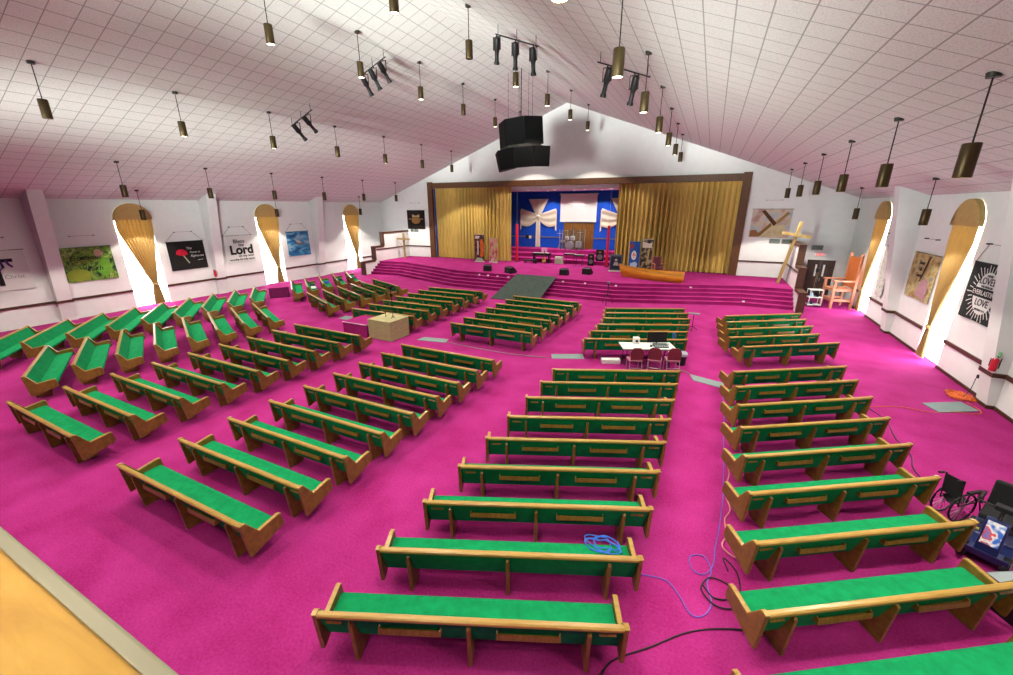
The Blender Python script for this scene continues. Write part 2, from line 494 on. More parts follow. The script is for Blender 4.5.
# windows: bright glass with white frame behind each drape
wn = 0
for x, s, wins in ((XL, 1, WIN_L), (XR, -1, WIN_R)):
    for c in wins:
        wn += 1
        root = bpy.data.objects.new('window_%d' % wn, None); COL.objects.link(root); root['kind'] = 'structure'
        root.location = (x - s * 0.2, c, 0)
        n = 16
        arch = [(-WR, 0.0), (WR, 0.0)] + [(WR * math.cos(PI * k / n), WSP + WR * math.sin(PI * k / n)) for k in range(n + 1)]
        MB().prism(arch, -0.01, 0.01, axis='x').obj('pane', M_DAY, root)
        f = MB()
        for yy in (-WR + 0.03, WR - 0.03, 0): f.box(0.012, 0.06, yy - 0.03, yy + 0.03, 0, WSP)
        for zz in (0.03, 1.7, 3.4, WSP): f.box(0.012, 0.06, -WR, WR, zz - 0.03, zz + 0.03)
        fo = f.obj('frame', M_WHITE, root)

# double door beside the stage
d = thing('double_door', None, None, (0, 0, 0)); d['kind'] = 'structure'; d.name = 'door_1'
for k, (a, c) in enumerate(((DX0 + 0.05, 6.75), (6.77, DX1 - 0.05))):
    lf = MB().box(a, c, YF + 0.02, YF + 0.08, 0.01, DTOP - 0.06).obj('door_leaf', M_DOOR, d)
    xm = c - 0.2 if k == 0 else a + 0.2
    MB().box(xm - 0.05, xm + 0.05, YF + 0.005, YF + 0.02, 1.25, 2.0).obj('vision_pane', M_WHITE, lf)
    MB().cyl((xm + (0.12 if k == 0 else -0.12), YF - 0.05, 0.95), (xm + (0.12 if k == 0 else -0.12), YF - 0.05, 1.15), 0.015).obj('door_handle', M_STEEL, lf)
f = MB().box(DX0, DX0 + 0.05, YF - 0.03, YF + 0.12, 0, DTOP).box(DX1 - 0.05, DX1, YF - 0.03, YF + 0.12, 0, DTOP).box(DX0, DX1, YF - 0.03, YF + 0.12, DTOP - 0.06, DTOP)
f.obj('door_frame', M_DOOR, d)

# balcony front the photograph is taken over
b = MB().box(XL + 0.02, XR - 0.02, -0.75, 0.243, 4.36, 4.50)
ledge = struct('trim_8', b, M_PLYG)
b = MB().box(XL + 0.02, XR - 0.02, 0.243, 0.278, 4.36, 4.512).box(XL + 0.02, XR - 0.02, 0.278, 0.288, 4.30, 4.49)
struct('trim_9', b, M_ALU, bevel=0.004)
struct('wall_balcony', MB().box(XL + 0.01, XR - 0.01, -0.1, 0.1, 3.2, 4.36), M_WALL)

# ------------------------------------------------------------------ pews
PL = 3.78
def make_pew():
    root = thing('pew', 'pew', 'pew')
    H = PL / 2
    endp = [(-0.015, 0.85), (0.035, 0.86), (0.075, 0.845), (0.25, 0.57), (0.60, 0.625), (0.645, 0.61), (0.675, 0.40), (0.655, 0.37), (0.09, 0.20), (0.05, 0.20)]
    for s in (-1, 1):
        MB().prism(endp, s * H, s * (H - 0.055), axis='x').obj('end_panel', M_OAK, root, bevel=0.006)
    cap = [(-0.018, 0.852), (0.035, 0.863), (0.077, 0.848), (0.252, 0.573), (0.60, 0.629), (0.648, 0.613)]  # paler strip puts the lit look of the panel tops into colour
    for s in (-1, 1):
        MB().prism(cap + [(p, q - 0.02) for p, q in cap[::-1]], s * (H + 0.003), s * (H - 0.058), axis='x').obj('end_highlight', M_RAIL, root)
    xi = H - 0.058
    MB().prism([(0.01, 0.80), (0.065, 0.80), (0.235, 0.38), (0.215, 0.33), (0.165, 0.33)], -xi, xi, axis='x').obj('backrest', M_GREEN, root, bevel=0.012)
    MB().prism([(-0.02, 0.80), (-0.02, 0.835), (0.0, 0.85), (0.05, 0.85), (0.065, 0.835), (0.065, 0.80)], -xi, xi, axis='x').obj('top_rail', M_RAIL, root, bevel=0.004)
    MB().prism([(0.20, 0.36), (0.20, 0.455), (0.24, 0.47), (0.58, 0.49), (0.625, 0.475), (0.64, 0.44), (0.62, 0.39)], -xi, xi, axis='x').obj('seat', M_GREEN, root, bevel=0.012)
    sup = [(-0.005, 0.69), (0.02, 0.715), (0.06, 0.70), (0.20, 0.385), (0.48, 0.375), (0.40, 0.0), (0.055, 0.0)]
    for x in (-1.44, 0, 1.44):
        MB().prism(sup, x - 0.025, x + 0.025, axis='x').obj('support', M_OAK, root, bevel=0.006)
    for x in (-0.72, 0.72):
        r = MB()
        def at(u, z): return u, z
        r.prism([(0.018, 0.56), (0.028, 0.63), (0.018, 0.63), (0.006, 0.56)], x - 0.37, x + 0.37, axis='x')
        r.prism([(0.006, 0.55), (0.006, 0.56), (0.12, 0.56), (0.13, 0.55)], x - 0.37, x + 0.37, axis='x')
        r.prism([(0.006, 0.55), (0.018, 0.635), (0.07, 0.66), (0.12, 0.55)], x - 0.385, x - 0.37, axis='x')
        r.prism([(0.006, 0.55), (0.018, 0.635), (0.07, 0.66), (0.12, 0.55)], x + 0.37, x + 0.385, axis='x')
        r.obj('book_rack', M_OAK, root)
    for x in (-1.66, 1.66):
        MB().prism([(0.03, 0.665), (0.045, 0.70), (0.06, 0.70), (0.08, 0.665)], x - 0.10, x + 0.10, axis='x').obj('card_holder', M_OAK, root)
    return root
PEW = make_pew()
pew_used = [False]
PEWS = {}
def pew(x, y, ang, label, group, racks=True, key=None):
    o = PEW if not pew_used[0] else copy_tree(PEW_SRC[0])
    if not pew_used[0]:
        pew_used[0] = True; PEW_SRC.append(PEW)
    o.location = (x, y, 0); o.rotation_euler = (0, 0, math.radians(ang))
    if key and key[0] == 'B': o.scale = (1.018, 1, 1)
    o['label'] = label; o['group'] = group; o['category'] = 'pew'
    if not racks:
        for ch in list(o.children):
            if ch.name.startswith(('book_rack', 'card_holder')): bpy.data.objects.remove(ch)
    if key: PEWS[key] = o
    return o
PEW_SRC = []
def fwd2(ang): a = math.radians(ang); return Vector((-math.sin(a), math.cos(a)))
SECT = {'A': ('by the right wall', 'by the right wall'), 'B': ('behind the sound desk', 'before the sound desk'), 'C': ('facing the black ramp', 'facing the black ramp'),
        'D': ('behind the plywood box', 'beyond the plywood box'), 'E': ('second from left wall', 'second from left wall'), 'F': ('by the left wall', 'by the left wall')}
REAR = {
    'A': (2.82, 0.0, [4.50, 5.72, 6.95, 8.18, 9.41, 10.65, 11.87, 13.09, 14.29], 32.3),
    'B': (-2.01, 0.0, [3.07, 4.18, 5.30, 6.41, 7.52, 8.60, 9.73, 10.83, 11.88], 22.9),
    'C': (-7.88, 0.023, [2.84, 3.88, 4.91, 5.94, 6.96, 7.98, 8.98, 10.0, 11.02], 0.2),
    'D': (-13.84, 0.025, [2.94, 3.99, 5.03, 6.07, 7.11, 8.13, 9.14, 10.17, 11.18], -0.7),
    'E': (-19.42, 0.02, [4.56, 5.65, 6.75, 7.86, 8.95, 10.03, 11.1, 12.2], -24.5),
    'F': (-24.02, 0.01, [5.0, 6.22, 7.45, 8.70, 9.92, 11.18, 12.42, 13.68, 14.9], -36.8)}
FRONT = {
    'A': [(3.24, 17.06, 32.2), (2.82, 18.08, 32), (2.81, 19.3, 32.1), (2.79, 20.5, 32.5), (2.77, 21.63, 32)],
    'B': [(-1.98, 15.32, 23.4), (-2.01, 16.43, 23.4), (-2.01, 17.54, 23.4), (-2.02, 18.64, 23.3), (-2.16, 19.65, 23), (-2.35, 20.55, 24)],
    'C': [(-7.7, 14.31, 1.3), (-7.68, 15.34, 1.2), (-7.67, 16.38, 1.5), (-7.64, 17.41, 0.9), (-7.62, 18.42, 0.4), (-7.58, 19.48, 0.2), (-7.58, 20.48, -1)],
    'D': [(-13.6, 14.44, 0.8), (-13.58, 15.53, 0.2), (-13.57, 16.57, 0.2), (-13.57, 17.63, 0.1), (-13.53, 18.64, 0.5), (-13.53, 19.7, 1.8), (-13.5, 20.72, 2.5)],
    'E': [(-19.2, 15.45, -24.5), (-19.15, 16.53, -24.4), (-19.1, 17.66, -23.8), (-19.0, 18.67, -23), (-19.0, 19.66, -21.5), (-19.03, 20.78, -22.5)],
    'F': [(-23.95, 17.55, -36.6), (-23.85, 18.55, -36.3), (-23.9, 19.8, -36.6), (-23.87, 21.0, -36.8), (-23.88, 22.25, -36.8)]}
for s in 'ABCDEF':
    x0, dx, ys, ang = REAR[s]
    n = len(ys)
    for i, y in enumerate(ys):
        k = n - i
        nm = 'frontmost' if k == 1 else ('rearmost' if i == 0 else ORD[k])
        extra = ' from the cross aisle' if nm not in ('frontmost', 'rearmost') else ''
        pew(x0 + dx * i, y, ang, 'green oak pew, %s%s, rear block %s' % (nm, extra, SECT[s][0]),
            'rear pews ' + SECT[s][0], racks=not (s == 'B' and i == 1), key='%s%d' % (s, k))
    L = FRONT[s]; n = len(L)
    for i, (x, y, a) in enumerate(L):
        k = i + 1
        nm = 'rearmost' if k == 1 else ('frontmost' if k == n else ORD[k])
        extra = ' from the cross aisle' if nm not in ('frontmost', 'rearmost') else ''
        pew(x, y, a, 'green oak pew, %s%s, front block %s' % (nm, extra, SECT[s][1]),
            'front pews ' + SECT[s][1], key='%sf%d' % (s, k))

# ------------------------------------------------------------------ pendant lamps
def make_pendant(lit):
    root = thing('pendant_lamp', 'x', 'lamp')
    D = 1.55; CH = 0.54; R = 0.125
    MB().cyl((0, 0, 0.03), (0, 0, -0.05), 0.10, 0.09, 16).obj('ceiling_canopy', M_DKMET, root, smooth=True)
    MB().cyl((0, 0, -0.05), (0, 0, -(D - CH)), 0.014, n=8).obj('rod', M_DKMET, root)
    n = 24
    prof = [(0.02, -(D - CH) + 0.012), (R - 0.01, -(D - CH) + 0.005), (R, -(D - CH) - 0.01), (R, -D + 0.01), (R - 0.004, -D), (R - 0.012, -D), (R - 0.012, -D + 0.05)]
    vs = []; fs = []
    for r, z in prof:
        for k in range(n): vs.append((r * math.cos(2 * PI * k / n), r * math.sin(2 * PI * k / n), z))
    for i in range(len(prof) - 1):
        for k in range(n): fs.append((i * n + k, i * n + (k + 1) % n, (i + 1) * n + (k + 1) % n, (i + 1) * n + k))
    MB().add(vs, fs).obj('lamp_shade', M_BRONZE, root, smooth=True)
    MB().cyl((0, 0, -D + 0.015), (0, 0, -D + 0.045), R - 0.013, n=n).obj('lens', M_LENS_ON if lit else M_LENS_OFF, root)
    return root
ROWS = {  # x, first y, lamp count, place words
    'H': (-25.29, 10.65, 6, 'in outer row over far left pews'),
    'G': (-19.31, 6.68, 7, 'in second row from left wall'),
    'F': (-13.28, 10.39, 6, 'in row left of roof ridge'),
    'D': (-8.29, 10.37, 6, 'in row right of roof ridge'),
    'C': (-2.24, 6.32, 7, 'in row over centre right pews'),
    'B': (3.77, 10.14, 6, 'in outer row over right pews')}
UNLIT = {('G', 0), ('D', 1), ('F', 3), ('C', 6), ('G', 3), ('H', 3), ('G', 5)}
SRC = {}
spot = bpy.data.lights.new('pendant_spot', 'SPOT')
spot.energy = LAMP_W; spot.spot_size = math.radians(108); spot.spot_blend = 0.18; spot.shadow_soft_size = 0.11; spot.color = (1.0, 0.93, 0.82)
spot_stage = spot.copy(); spot_stage.energy = LAMP_W * 1.45
spot_window = spot.copy(); spot_window.energy = LAMP_W * 0.5
def pendant(x, y, z, lit, label, group, light=None):
    if lit not in SRC:
        SRC[lit] = make_pendant(lit); o = SRC[lit]
    else:
        o = copy_tree(SRC[lit])
    o.location = (x, y, z)
    o['label'] = label; o['group'] = group; o['category'] = 'lamp'
    if lit:
        l = bpy.data.objects.new('pendant_spot', light or spot); COL.objects.link(l)
        l.location = (x, y, z - 1.56)
for key, (x, y0, n, words) in ROWS.items():
    for j in range(n):
        lit = (key, j) not in UNLIT
        k = n - j
        nm = 'nearest the stage' if k == 1 else ('nearest the camera' if j == 0 else ORD[k] + ' from the stage')
        pendant(x, y0 + 3.878 * j, roof(x) - 0.01, lit, '%s bronze pendant lamp, %s %s' % ('lit' if lit else 'unlit', nm, words), 'pendant lamps ' + words, spot_stage if y0 + 3.878 * j > 28 else spot)
for x, ys, words, wl in ((-28.38, WIN_L, 'left', ('nearest left', 'middle left', 'farthest left')), (6.77, (19.9, 28.0), 'right', ('nearer right', 'farther right'))):
    for y, q in zip(ys, wl):
        pendant(x, y, roof(x) - 0.01, True, 'bronze cylinder pendant lamp hanging low in front of the %s wall window' % q, 'pendant lamps before the windows', spot_window)
# the same rows run on behind the camera
for x in (-25.29, -19.31, -13.28, -8.29, -2.24, 3.77):
    for y in (2.6, -1.3, -5.2) if x in (-19.31, -2.24) else (6.5, 2.6, -1.3, -5.2):
        pendant(x, y, roof(x) - 0.01, True, 'bronze cylinder pendant lamp over the balcony, outside the picture', 'pendant lamps over the balcony')

# ------------------------------------------------------------------ stage curtains
def curtain(name, label, x0, x1, y, z0, z1, folds, m):
    nu = folds * 10
    def fn(u, v):
        x = x0 + (x1 - x0) * u
        ph = 2 * PI * folds * u
        a = 0.15 + 0.06 * math.sin(17 * u + 1)
        return Vector((x + 0.02 * math.sin(ph * 2), y + a * (lambda q: math.copysign(abs(q) ** 0.65, q))(math.sin(ph + 0.9 * math.sin(11 * u))) * (1 - 0.25 * v), z0 + (z1 - z0) * v))
    o = MB().sheet(fn, nu, 10, 0.012).obj(name, m, smooth=True)
    return tag(o, label, 'curtain', 'gold stage curtains')
curtain('stage_curtain', 'gold pleated stage curtain left of the blue recess, behind two banners', -23.28, -15.5, YF + 0.36, ST + 0.03, 7.5, 24, M_DRAPE)
curtain('stage_curtain', 'wide gold pleated stage curtain right of the blue recess, behind the boat', -6.55, 1.55, YF + 0.36, ST + 0.03, 7.5, 25, M_DRAPE)
tag(MB().tube([(PX0 + 0.05, YF + 0.32, 7.53), (PX1 - 0.05, YF + 0.32, 7.53)], 0.03, 8).obj('curtain_track', M_DKMET), 'dark rail along the top of the gold stage curtains', 'rail')

# ------------------------------------------------------------------ window drapes
def window_drape(x, y, rz, label, tie):
    root = thing('window_drape', label, 'curtain', (x, y, 0), rz, 'tied drapes at the side windows')
    # local: x along the wall, -y into the room
    n = 20; R = WR + 0.03
    arch = [(R * math.cos(PI * k / n), WSP + R * math.sin(PI * k / n)) for k in range(n + 1)]
    MB().prism(arch, -0.02, -0.20, axis='y').obj('valance', M_CORNICE, root, bevel=0.012)
    def wid(z):
        if z >= 1.25:
            t = min(1, (z - 1.25) / (4.35 - 1.25)); return 0.13 + 0.72 * t
        t = (1.25 - z) / 1.25; return 0.13 + 0.16 * t ** 0.7
    def fn(u, v):
        z = 0.06 + (WSP + 0.03 - 0.06) * v
        wv = wid(z); ph = 2 * PI * 9 * u
        off = tie * (1 - max(0, min(1, (z - 1.25) / (4.35 - 1.25))))
        return Vector((off + (2 * u - 1) * wv, -0.11 + 0.045 * math.sin(ph) * min(1, wv / 0.3), z))
    MB().sheet(fn, 90, 26, 0.01).obj('drape_cloth', M_DRAPE2, root, smooth=True)
    MB().lathe([(0.15, 1.19), (0.165, 1.22), (0.165, 1.28), (0.15, 1.31)], (0, 0, 0), 16, Matrix.Translation((tie, -0.11, 0)) @ Matrix.Scale(0.55, 4, (0, 1, 0))).obj('tieback', M_CORNICE, root, smooth=True)
    return root
for y, q in zip(WIN_L, ('nearest', 'middle', 'farthest')):
    window_drape(XL, y, PI / 2, 'tied gold drape under an arched tan valance, %s left wall window' % q, 0.26)
for y, q in zip(WIN_R, ('nearer', 'farther')):
    window_drape(XR, y, -PI / 2, 'tied gold drape under an arched tan valance, %s right wall window' % q, -0.26)

# ------------------------------------------------------------------ wall hangings
M_CORD = mat('hanging_cord', '#3a3430', rough=0.8)
def hanging(label, loc, rz, wd, hgt, m, hook_dx=0.48, hook_dz=0.58, cord=True):
    """local: x right, z up, -y into the room; origin at the middle of the bottom edge"""
    root = thing('wall_banner', label, 'banner', loc, rz, 'cloth banners hung on the walls')
    def fn(u, v):
        x = (u - 0.5) * wd
        return Vector((x, -0.05 - 0.015 * math.sin(u * 9 + v * 2), hgt * v))
    MB().sheet(fn, 20, 12, 0.006).obj('banner_cloth', m, root, smooth=True)
    MB().cyl((-wd / 2 - 0.04, -0.045, hgt), (wd / 2 + 0.04, -0.045, hgt), 0.014, n=8).obj('hanging_rod', M_CORD, root)
    MB().tube([(-hook_dx, -0.11, hgt + hook_dz), (hook_dx, -0.11, hgt + hook_dz)], 0.006, 5).obj('cord', M_CORD, root)
    for s in (-1, 1):
        if cord:
            MB().tube([(s * wd / 2, -0.045, hgt), (s * hook_dx, -0.06, hgt + hook_dz)], 0.008, 5).obj('cord', M_CORD, root)
        MB().cyl((s * hook_dx, 0, hgt + hook_dz), (s * hook_dx, -0.14, hgt + hook_dz), 0.022, n=8).obj('hook', M_DKMET, root)
    return root
def blob(name, poly, m, parent, y=-0.075, t=0.004):
    return MB().prism(poly, y, y - t, axis='y').obj(name, m, parent)
def ell(cx, cz, rx, rz_, n=28, a0=0.0, a1=2 * PI):
    return [(cx + rx * math.cos(a0 + (a1 - a0) * k / (n - 1 if a1 - a0 < 6.2 else n)), cz + rz_ * math.sin(a0 + (a1 - a0) * k / (n - 1 if a1 - a0 < 6.2 else n))) for k in range(n)]
M_INK = mat('black_ink', '#151415', rough=0.8)
M_CLOTHW = mat('white_cloth', '#e8e7e3', rough=0.9, noise=0.02, scale=4)
M_VIOLET = mat('violet_cloth', '#54407c', rough=0.9)
M_FADED = mat('faded_grey_ink', '#a9a6a6', rough=0.9)
XW = XL + 0.0
# cross with a violet sash
h = hanging('white banner with a black cross and violet sash at the left edge of the picture', (XW, 6.9, 1.86), PI / 2, 1.95, 1.86, M_CLOTHW, cord=False)
blob('cross_print', [(-0.30, 1.32), (-0.14, 1.32), (-0.14, 0.25), (0.04, 0.25), (0.04, 1.32), (0.52, 1.32), (0.52, 1.47), (0.04, 1.47), (0.04, 1.75), (-0.14, 1.75), (-0.14, 1.47), (-0.30, 1.47)], M_INK, h, -0.072)
so = MB().tube([(-0.35, -0.09, 1.40), (-0.1, -0.09, 1.30), (0.12, -0.09, 1.36), (0.16, -0.09, 1.1), (0.0, -0.09, 0.95), (-0.2, -0.09, 1.0)], 0.05, 6).obj('sash_print', M_VIOLET, h)
MB().tube([(0.28, -0.09, 1.40), (0.36, -0.09, 1.2), (0.45, -0.09, 1.08)], 0.045, 6).obj('sash_print', M_VIOLET, h)
text('lettering', 'Christ', 0.26, M_FADED, h, (0.42, -0.073, 0.62))
# green leaves
m = ramp_mat('leaf_print', [(0.33, '#0d2415'), (0.43, '#2f6420'), (0.5, '#8db33c'), (0.56, '#2c5a22'), (0.64, '#b3c667'), (0.74, '#16443a')], scale=2.0, detail=6, distortion=1.4)
h = hanging('large banner of green leaves on the left wall before the nearest window', (XW, 10.12, 1.87), PI / 2, 2.1, 1.76, m, cord=False)
blob('leaf_shape', ell(-0.55, 0.34, 0.5, 0.32), mat('olive_leaf', '#8c9a35', rough=0.9, noise=0.1, scale=4), h, -0.073)
blob('leaf_shape', [(0.2, 0.5), (0.55, 1.3), (0.85, 1.0), (0.75, 0.3), (0.5, 0.1)], mat('bright_leaf', '#6fae35', rough=0.9, noise=0.15, scale=4), h, -0.073)
blob('flower_shape', ell(0.45, 1.4, 0.18, 0.22), mat('pale_flower', '#c9b294', rough=0.9), h, -0.073)
text('lettering', 'Gracious', 0.36, M_INK, h, (-0.12, -0.078, 1.22), shear=0.3)
text('lettering', 'Faith', 0.34, M_INK, h, (0.15, -0.08, 0.62), shear=0.2)
# red rose
h = hanging('black banner with a red rose on the left wall', (XW, 14.86, 1.85), PI / 2, 2.1, 1.74, mat('black_banner', '#191a18', rough=0.9, noise=0.2, scale=3))
blob('rose_print', [(-0.66, 0.98), (-0.6, 1.18), (-0.42, 1.28), (-0.2, 1.26), (-0.05, 1.14), (0.02, 0.94), (-0.12, 0.9), (-0.25, 0.86), (-0.45, 0.9)], mat('rose_red', '#d01a3c', rough=0.8, noise=0.2, scale=9), h)
blob('stem_print', [(-0.28, 0.86), (-0.22, 0.88), (0.02, 0.40), (-0.04, 0.38)], mat('stem_tint', '#b9c9a0', rough=0.9), h)
for tx, sz, px, pz in (('The', 0.21, 0.12, 1.30), ('Power is', 0.17, 0.42, 1.05), ('Righteous', 0.19, 0.52, 0.82), ('matt 3:3', 0.09, 0.66, 0.55)):
    text('lettering', tx, sz, M_CLOTHW, h, (px, -0.075, pz), shear=0.25)
# bless the Lord
h = hanging('white banner with large black script Lord on the left wall before the middle window', (XW, 18.2, 1.9), PI / 2, 2.0, 1.85, M_CLOTHW)
for tx, sz, px, pz, sx in (('Bless', 0.36, 0.0, 1.45, 1.1), ('the', 0.30, 0.12, 1.2, 1), ('Lord', 0.85, 0.1, 0.85, 1.0), ('oh my soul', 0.22, 0.35, 0.45, 1.1), ('worship his holy name', 0.19, 0.05, 0.22, 1)):
    text('lettering', tx, sz, M_INK, h, (px, -0.075, pz), sx=sx, bold=0.03 if tx == 'Lord' else 0.004)
# blue eagle
m = ramp_mat('stormy_blue_print', [(0.25, '#0d2c50'), (0.4, '#1d6496'), (0.52, '#3d93c0'), (0.62, '#9fc3d4'), (0.75, '#1f74a8')], scale=1.6, detail=5, stretch=(0.6, 1, 1.6), distortion=0.8)
h = hanging('blue sea and sky banner on the left wall beyond the middle window', (XW, 22.95, 1.9), PI / 2, 2.05, 1.88, m)
blob('bird_print', [(-0.35, 1.35), (-0.1, 1.2), (0.05, 1.25), (0.15, 1.1), (0.3, 1.05), (0.05, 0.95), (-0.2, 1.05)], mat('pale_feather', '#c6cbc6', rough=0.9), h)
blob('bird_print', [(-0.2, 0.95), (0.35, 0.98), (0.5, 0.9), (0.1, 0.84), (-0.15, 0.86)], mat('tan_feather', '#8b7a60', rough=0.9), h)
# gold crown banner on the stage wall
h = hanging('small black banner with a gold crest left of the proscenium', (-25.37, YF, 3.6), 0, 2.05, 1.72, mat('black_banner2', '#120d08', rough=0.9), hook_dx=0.5, hook_dz=0.65, cord=False)
M_GOLDP = mat('gold_print', '#96703a', rough=0.8)
blob('crest_print', [(-0.42, 1.05), (-0.42, 1.35), (-0.2, 1.28), (0, 1.22), (0.2, 1.28), (0.42, 1.35), (0.42, 1.05), (0, 1.12)], mat('pale_gold_print', '#b7a070', rough=0.8), h)
blob('crest_print', ell(0, 0.78, 0.5, 0.3), M_GOLDP, h)
blob('crest_bar', [(-0.85, 0.88), (0.85, 0.88), (0.85, 0.97), (-0.85, 0.97)], M_GOLDP, h, -0.083)
# rugged cross banner
m = ramp_mat('sunset_print', [(0.25, '#7f8fae'), (0.4, '#b9bfc6'), (0.5, '#d8c4b0'), (0.62, '#b78a86'), (0.75, '#8a7aa8')], scale=1.1, detail=4)
h = hanging('sunset banner with a tilted wooden cross right of the proscenium', (3.55, YF, 3.62), 0, 2.25, 1.82, m, hook_dx=0.45, hook_dz=0.55, cord=False)
M_BEAM = mat('beam_print', '#5d3a20', rough=0.9, noise=0.2, scale=8)
blob('beam_print', [(-0.62, 1.70), (-0.42, 1.76), (0.36, 0.92), (0.2, 0.74)], M_BEAM, h, -0.078)
blob('beam_print', [(0.3, 1.0), (0.42, 0.9), (1.0, 1.55), (0.85, 1.66)], mat('beam_print_light', '#a5834c', rough=0.9), h, -0.077)
blob('beam_print', [(0.1, 0.78), (0.0, 0.95), (-0.65, 0.22), (-0.5, 0.08)], mat('beam_print_mid', '#87673a', rough=0.9), h, -0.077)
blob('rock_print', [(-0.5, 0.06), (0.0, 0.8), (0.75, 0.82), (0.85, 0.06)], mat('pale_rock_print', '#d6c69a', rough=0.9, noise=0.15, scale=4), h, -0.074)
blob('rock_print', [(-1.1, 0.05), (-1.1, 0.45), (-0.8, 0.5), (-0.5, 0.2), (-0.55, 0.05)], mat('brown_rock_print', '#9b6a40', rough=0.9), h, -0.074)
# right wall
m = ramp_mat('golden_leaf_print', [(0.3, '#5f4c28'), (0.45, '#b0965a'), (0.55, '#cdbb86'), (0.65, '#8a8a70'), (0.8, '#d9cfae')], scale=3, detail=6)
h = hanging('gold and pink banner of a kneeling figure on the right wall', (XR, 22.3, 1.95), -PI / 2, 2.25, 1.82, m, cord=False)
blob('robe_print', [(-0.1, 0.15), (0.15, 0.75), (0.6, 0.9), (0.85, 0.5), (0.8, 0.1)], mat('pink_robe_print', '#b98f98', rough=0.9, noise=0.15, scale=5), h)
blob('tree_print', [(-0.05, 0.7), (0.05, 0.75), (0.45, 1.75), (0.3, 1.75)], mat('brown_tree_print', '#4a3a24', rough=0.9), h)
for pz, sz in ((1.45, 0.22), (1.2, 0.22), (0.95, 0.2)): text('lettering', {1.45: 'Enter', 1.2: 'His', 0.95: 'Courts'}[pz], sz, M_INK, h, (-0.2, -0.078, pz), shear=0.2)
m = ramp_mat('floral_print', [(0.3, '#5b6a60'), (0.42, '#c9c9bd'), (0.55, '#e4e2da'), (0.68, '#8f8f80'), (0.8, '#c8b690')], scale=3, detail=5)
h = hanging('narrow pale floral banner on the right wall beside the farther window', (XR, 26.3, 1.3), -PI / 2, 0.95, 2.45, m, cord=False)
h = hanging('black banner reading loved everlasting love on the right wall', (XR, 17.98, 2.08), -PI / 2, 1.85, 1.8, mat('charcoal_banner', '#232a28', rough=0.9))
for k in range(34):
    a = 2 * PI * k / 34 + 0.05; r0, r1 = 0.62, 0.80 + 0.16 * ((k * 7) % 5) / 4
    ca, sa = math.cos(a), math.sin(a)
    x0_, z0_, x1_, z1_ = 0.15 + ca * r0, 0.9 + sa * r0 * 1.02, 0.15 + ca * r1, 0.9 + sa * r1 * 1.0
    x1_ = max(-0.9, min(0.9, x1_)); z1_ = max(0.03, min(1.77, z1_)); x0_ = max(-0.9, min(0.9, x0_))
    if abs(x1_ - x0_) + abs(z1_ - z0_) < 0.05: continue
    px_, pz_ = -sa * 0.014, ca * 0.014
    blob('ray_print', [(x0_ + px_, z0_ + pz_), (x1_ + px_, z1_ + pz_), (x1_ - px_, z1_ - pz_), (x0_ - px_, z0_ - pz_)], M_CLOTHW, h, -0.072)
blob('disc_print', ell(0.18, 0.9, 0.58, 0.66), M_CLOTHW, h, -0.072)
blob('band_print', [(-0.5, 0.76), (0.9, 0.76), (0.9, 1.05), (-0.5, 1.05)], mat('charcoal_band', '#232a28', rough=0.9), h, -0.078)
for tx, sz, px, pz, mm in (('I HAVE', 0.10, 0.2, 1.44, M_INK), ('LOVED', 0.30, 0.2, 1.27, M_INK), ('YOU WITH AN', 0.09, 0.2, 1.10, M_INK), ('EVERLASTING', 0.215, 0.2, 0.90, M_CLOTHW), ('LOVE', 0.30, 0.2, 0.60, M_INK), ('JEREMIAH 31:3', 0.09, 0.2, 0.38, M_INK)):
    text('lettering', tx, sz, mm, h, (px, -0.085, pz))

# fire extinguishers, vents, exit sign, socket
def extinguisher(x, y, z, s, label, tagm):
    root = thing('fire_extinguisher', label, 'fire extinguisher', (x, y, z))
    MB().lathe([(0.02, 0), (0.075, 0.01), (0.08, 0.04), (0.08, 0.34), (0.05, 0.41), (0.03, 0.42)], (s * 0.1, 0, 0), 16).obj('cylinder', M_RED, root, smooth=True)
    MB().box(s * 0.1 - 0.02, s * 0.1 + 0.02, -0.1, 0.03, 0.43, 0.47).cyl((s * 0.1, 0, 0.41), (s * 0.1, 0, 0.45), 0.025).obj('handle', M_BLACK, root)
    MB().tube([(s * 0.1, 0.04, 0.44), (s * 0.15, 0.1, 0.35), (s * 0.15, 0.1, 0.12)], 0.012).obj('hose', M_BLACK, root)
    MB().box(min(0, s * 0.03), max(0, s * 0.03), -0.05, 0.05, 0.1, 0.4).obj('bracket', M_DKMET, root)
    if tagm: MB().box(s * 0.1 - 0.01, s * 0.1 + 0.01, -0.13, 0.05, 0.45, 0.6).obj('inspection_tag', tagm, root)
    return root
extinguisher(7.86, 15.72, 1.12, -1, 'red fire extinguisher with a green tag on the near right pilaster', mat('green_tag', '#7fc98a', rough=0.6))
extinguisher(-29.35, 16.05, 1.2, 1, 'red fire extinguisher on the left wall below the banner with the word Lord', None)
def vent(x, z, label, wd=0.62, hgt=0.3):
    root = thing('wall_vent', label, 'vent', (x, YF, z), 0, 'grey vents on the stage wall')
    MB().box(-wd / 2, wd / 2, -0.02, 0, 0, hgt).obj('vent_frame', mat('vent_paint', '#9aa098', rough=0.6), root)
    s = MB()
    for k in range(6): s.prism([(-0.035, 0.03 + k * 0.043), (-0.02, 0.03 + k * 0.043), (-0.02, 0.06 + k * 0.043)], -wd / 2 + 0.03, wd / 2 - 0.03, axis='x')
    s.obj('louvres', mat('vent_dark', '#6f7a72', rough=0.6), root)
vent(3.98, 3.24, 'left grey wall vent of the pair under the sunset banner')
vent(4.68, 3.24, 'right grey wall vent of the pair under the sunset banner')
vent(6.38, 2.92, 'grey wall vent above the dark double door')
vent(-25.95, 3.32, 'left grey vent of the pair below the black crest banner', 0.4, 0.2)
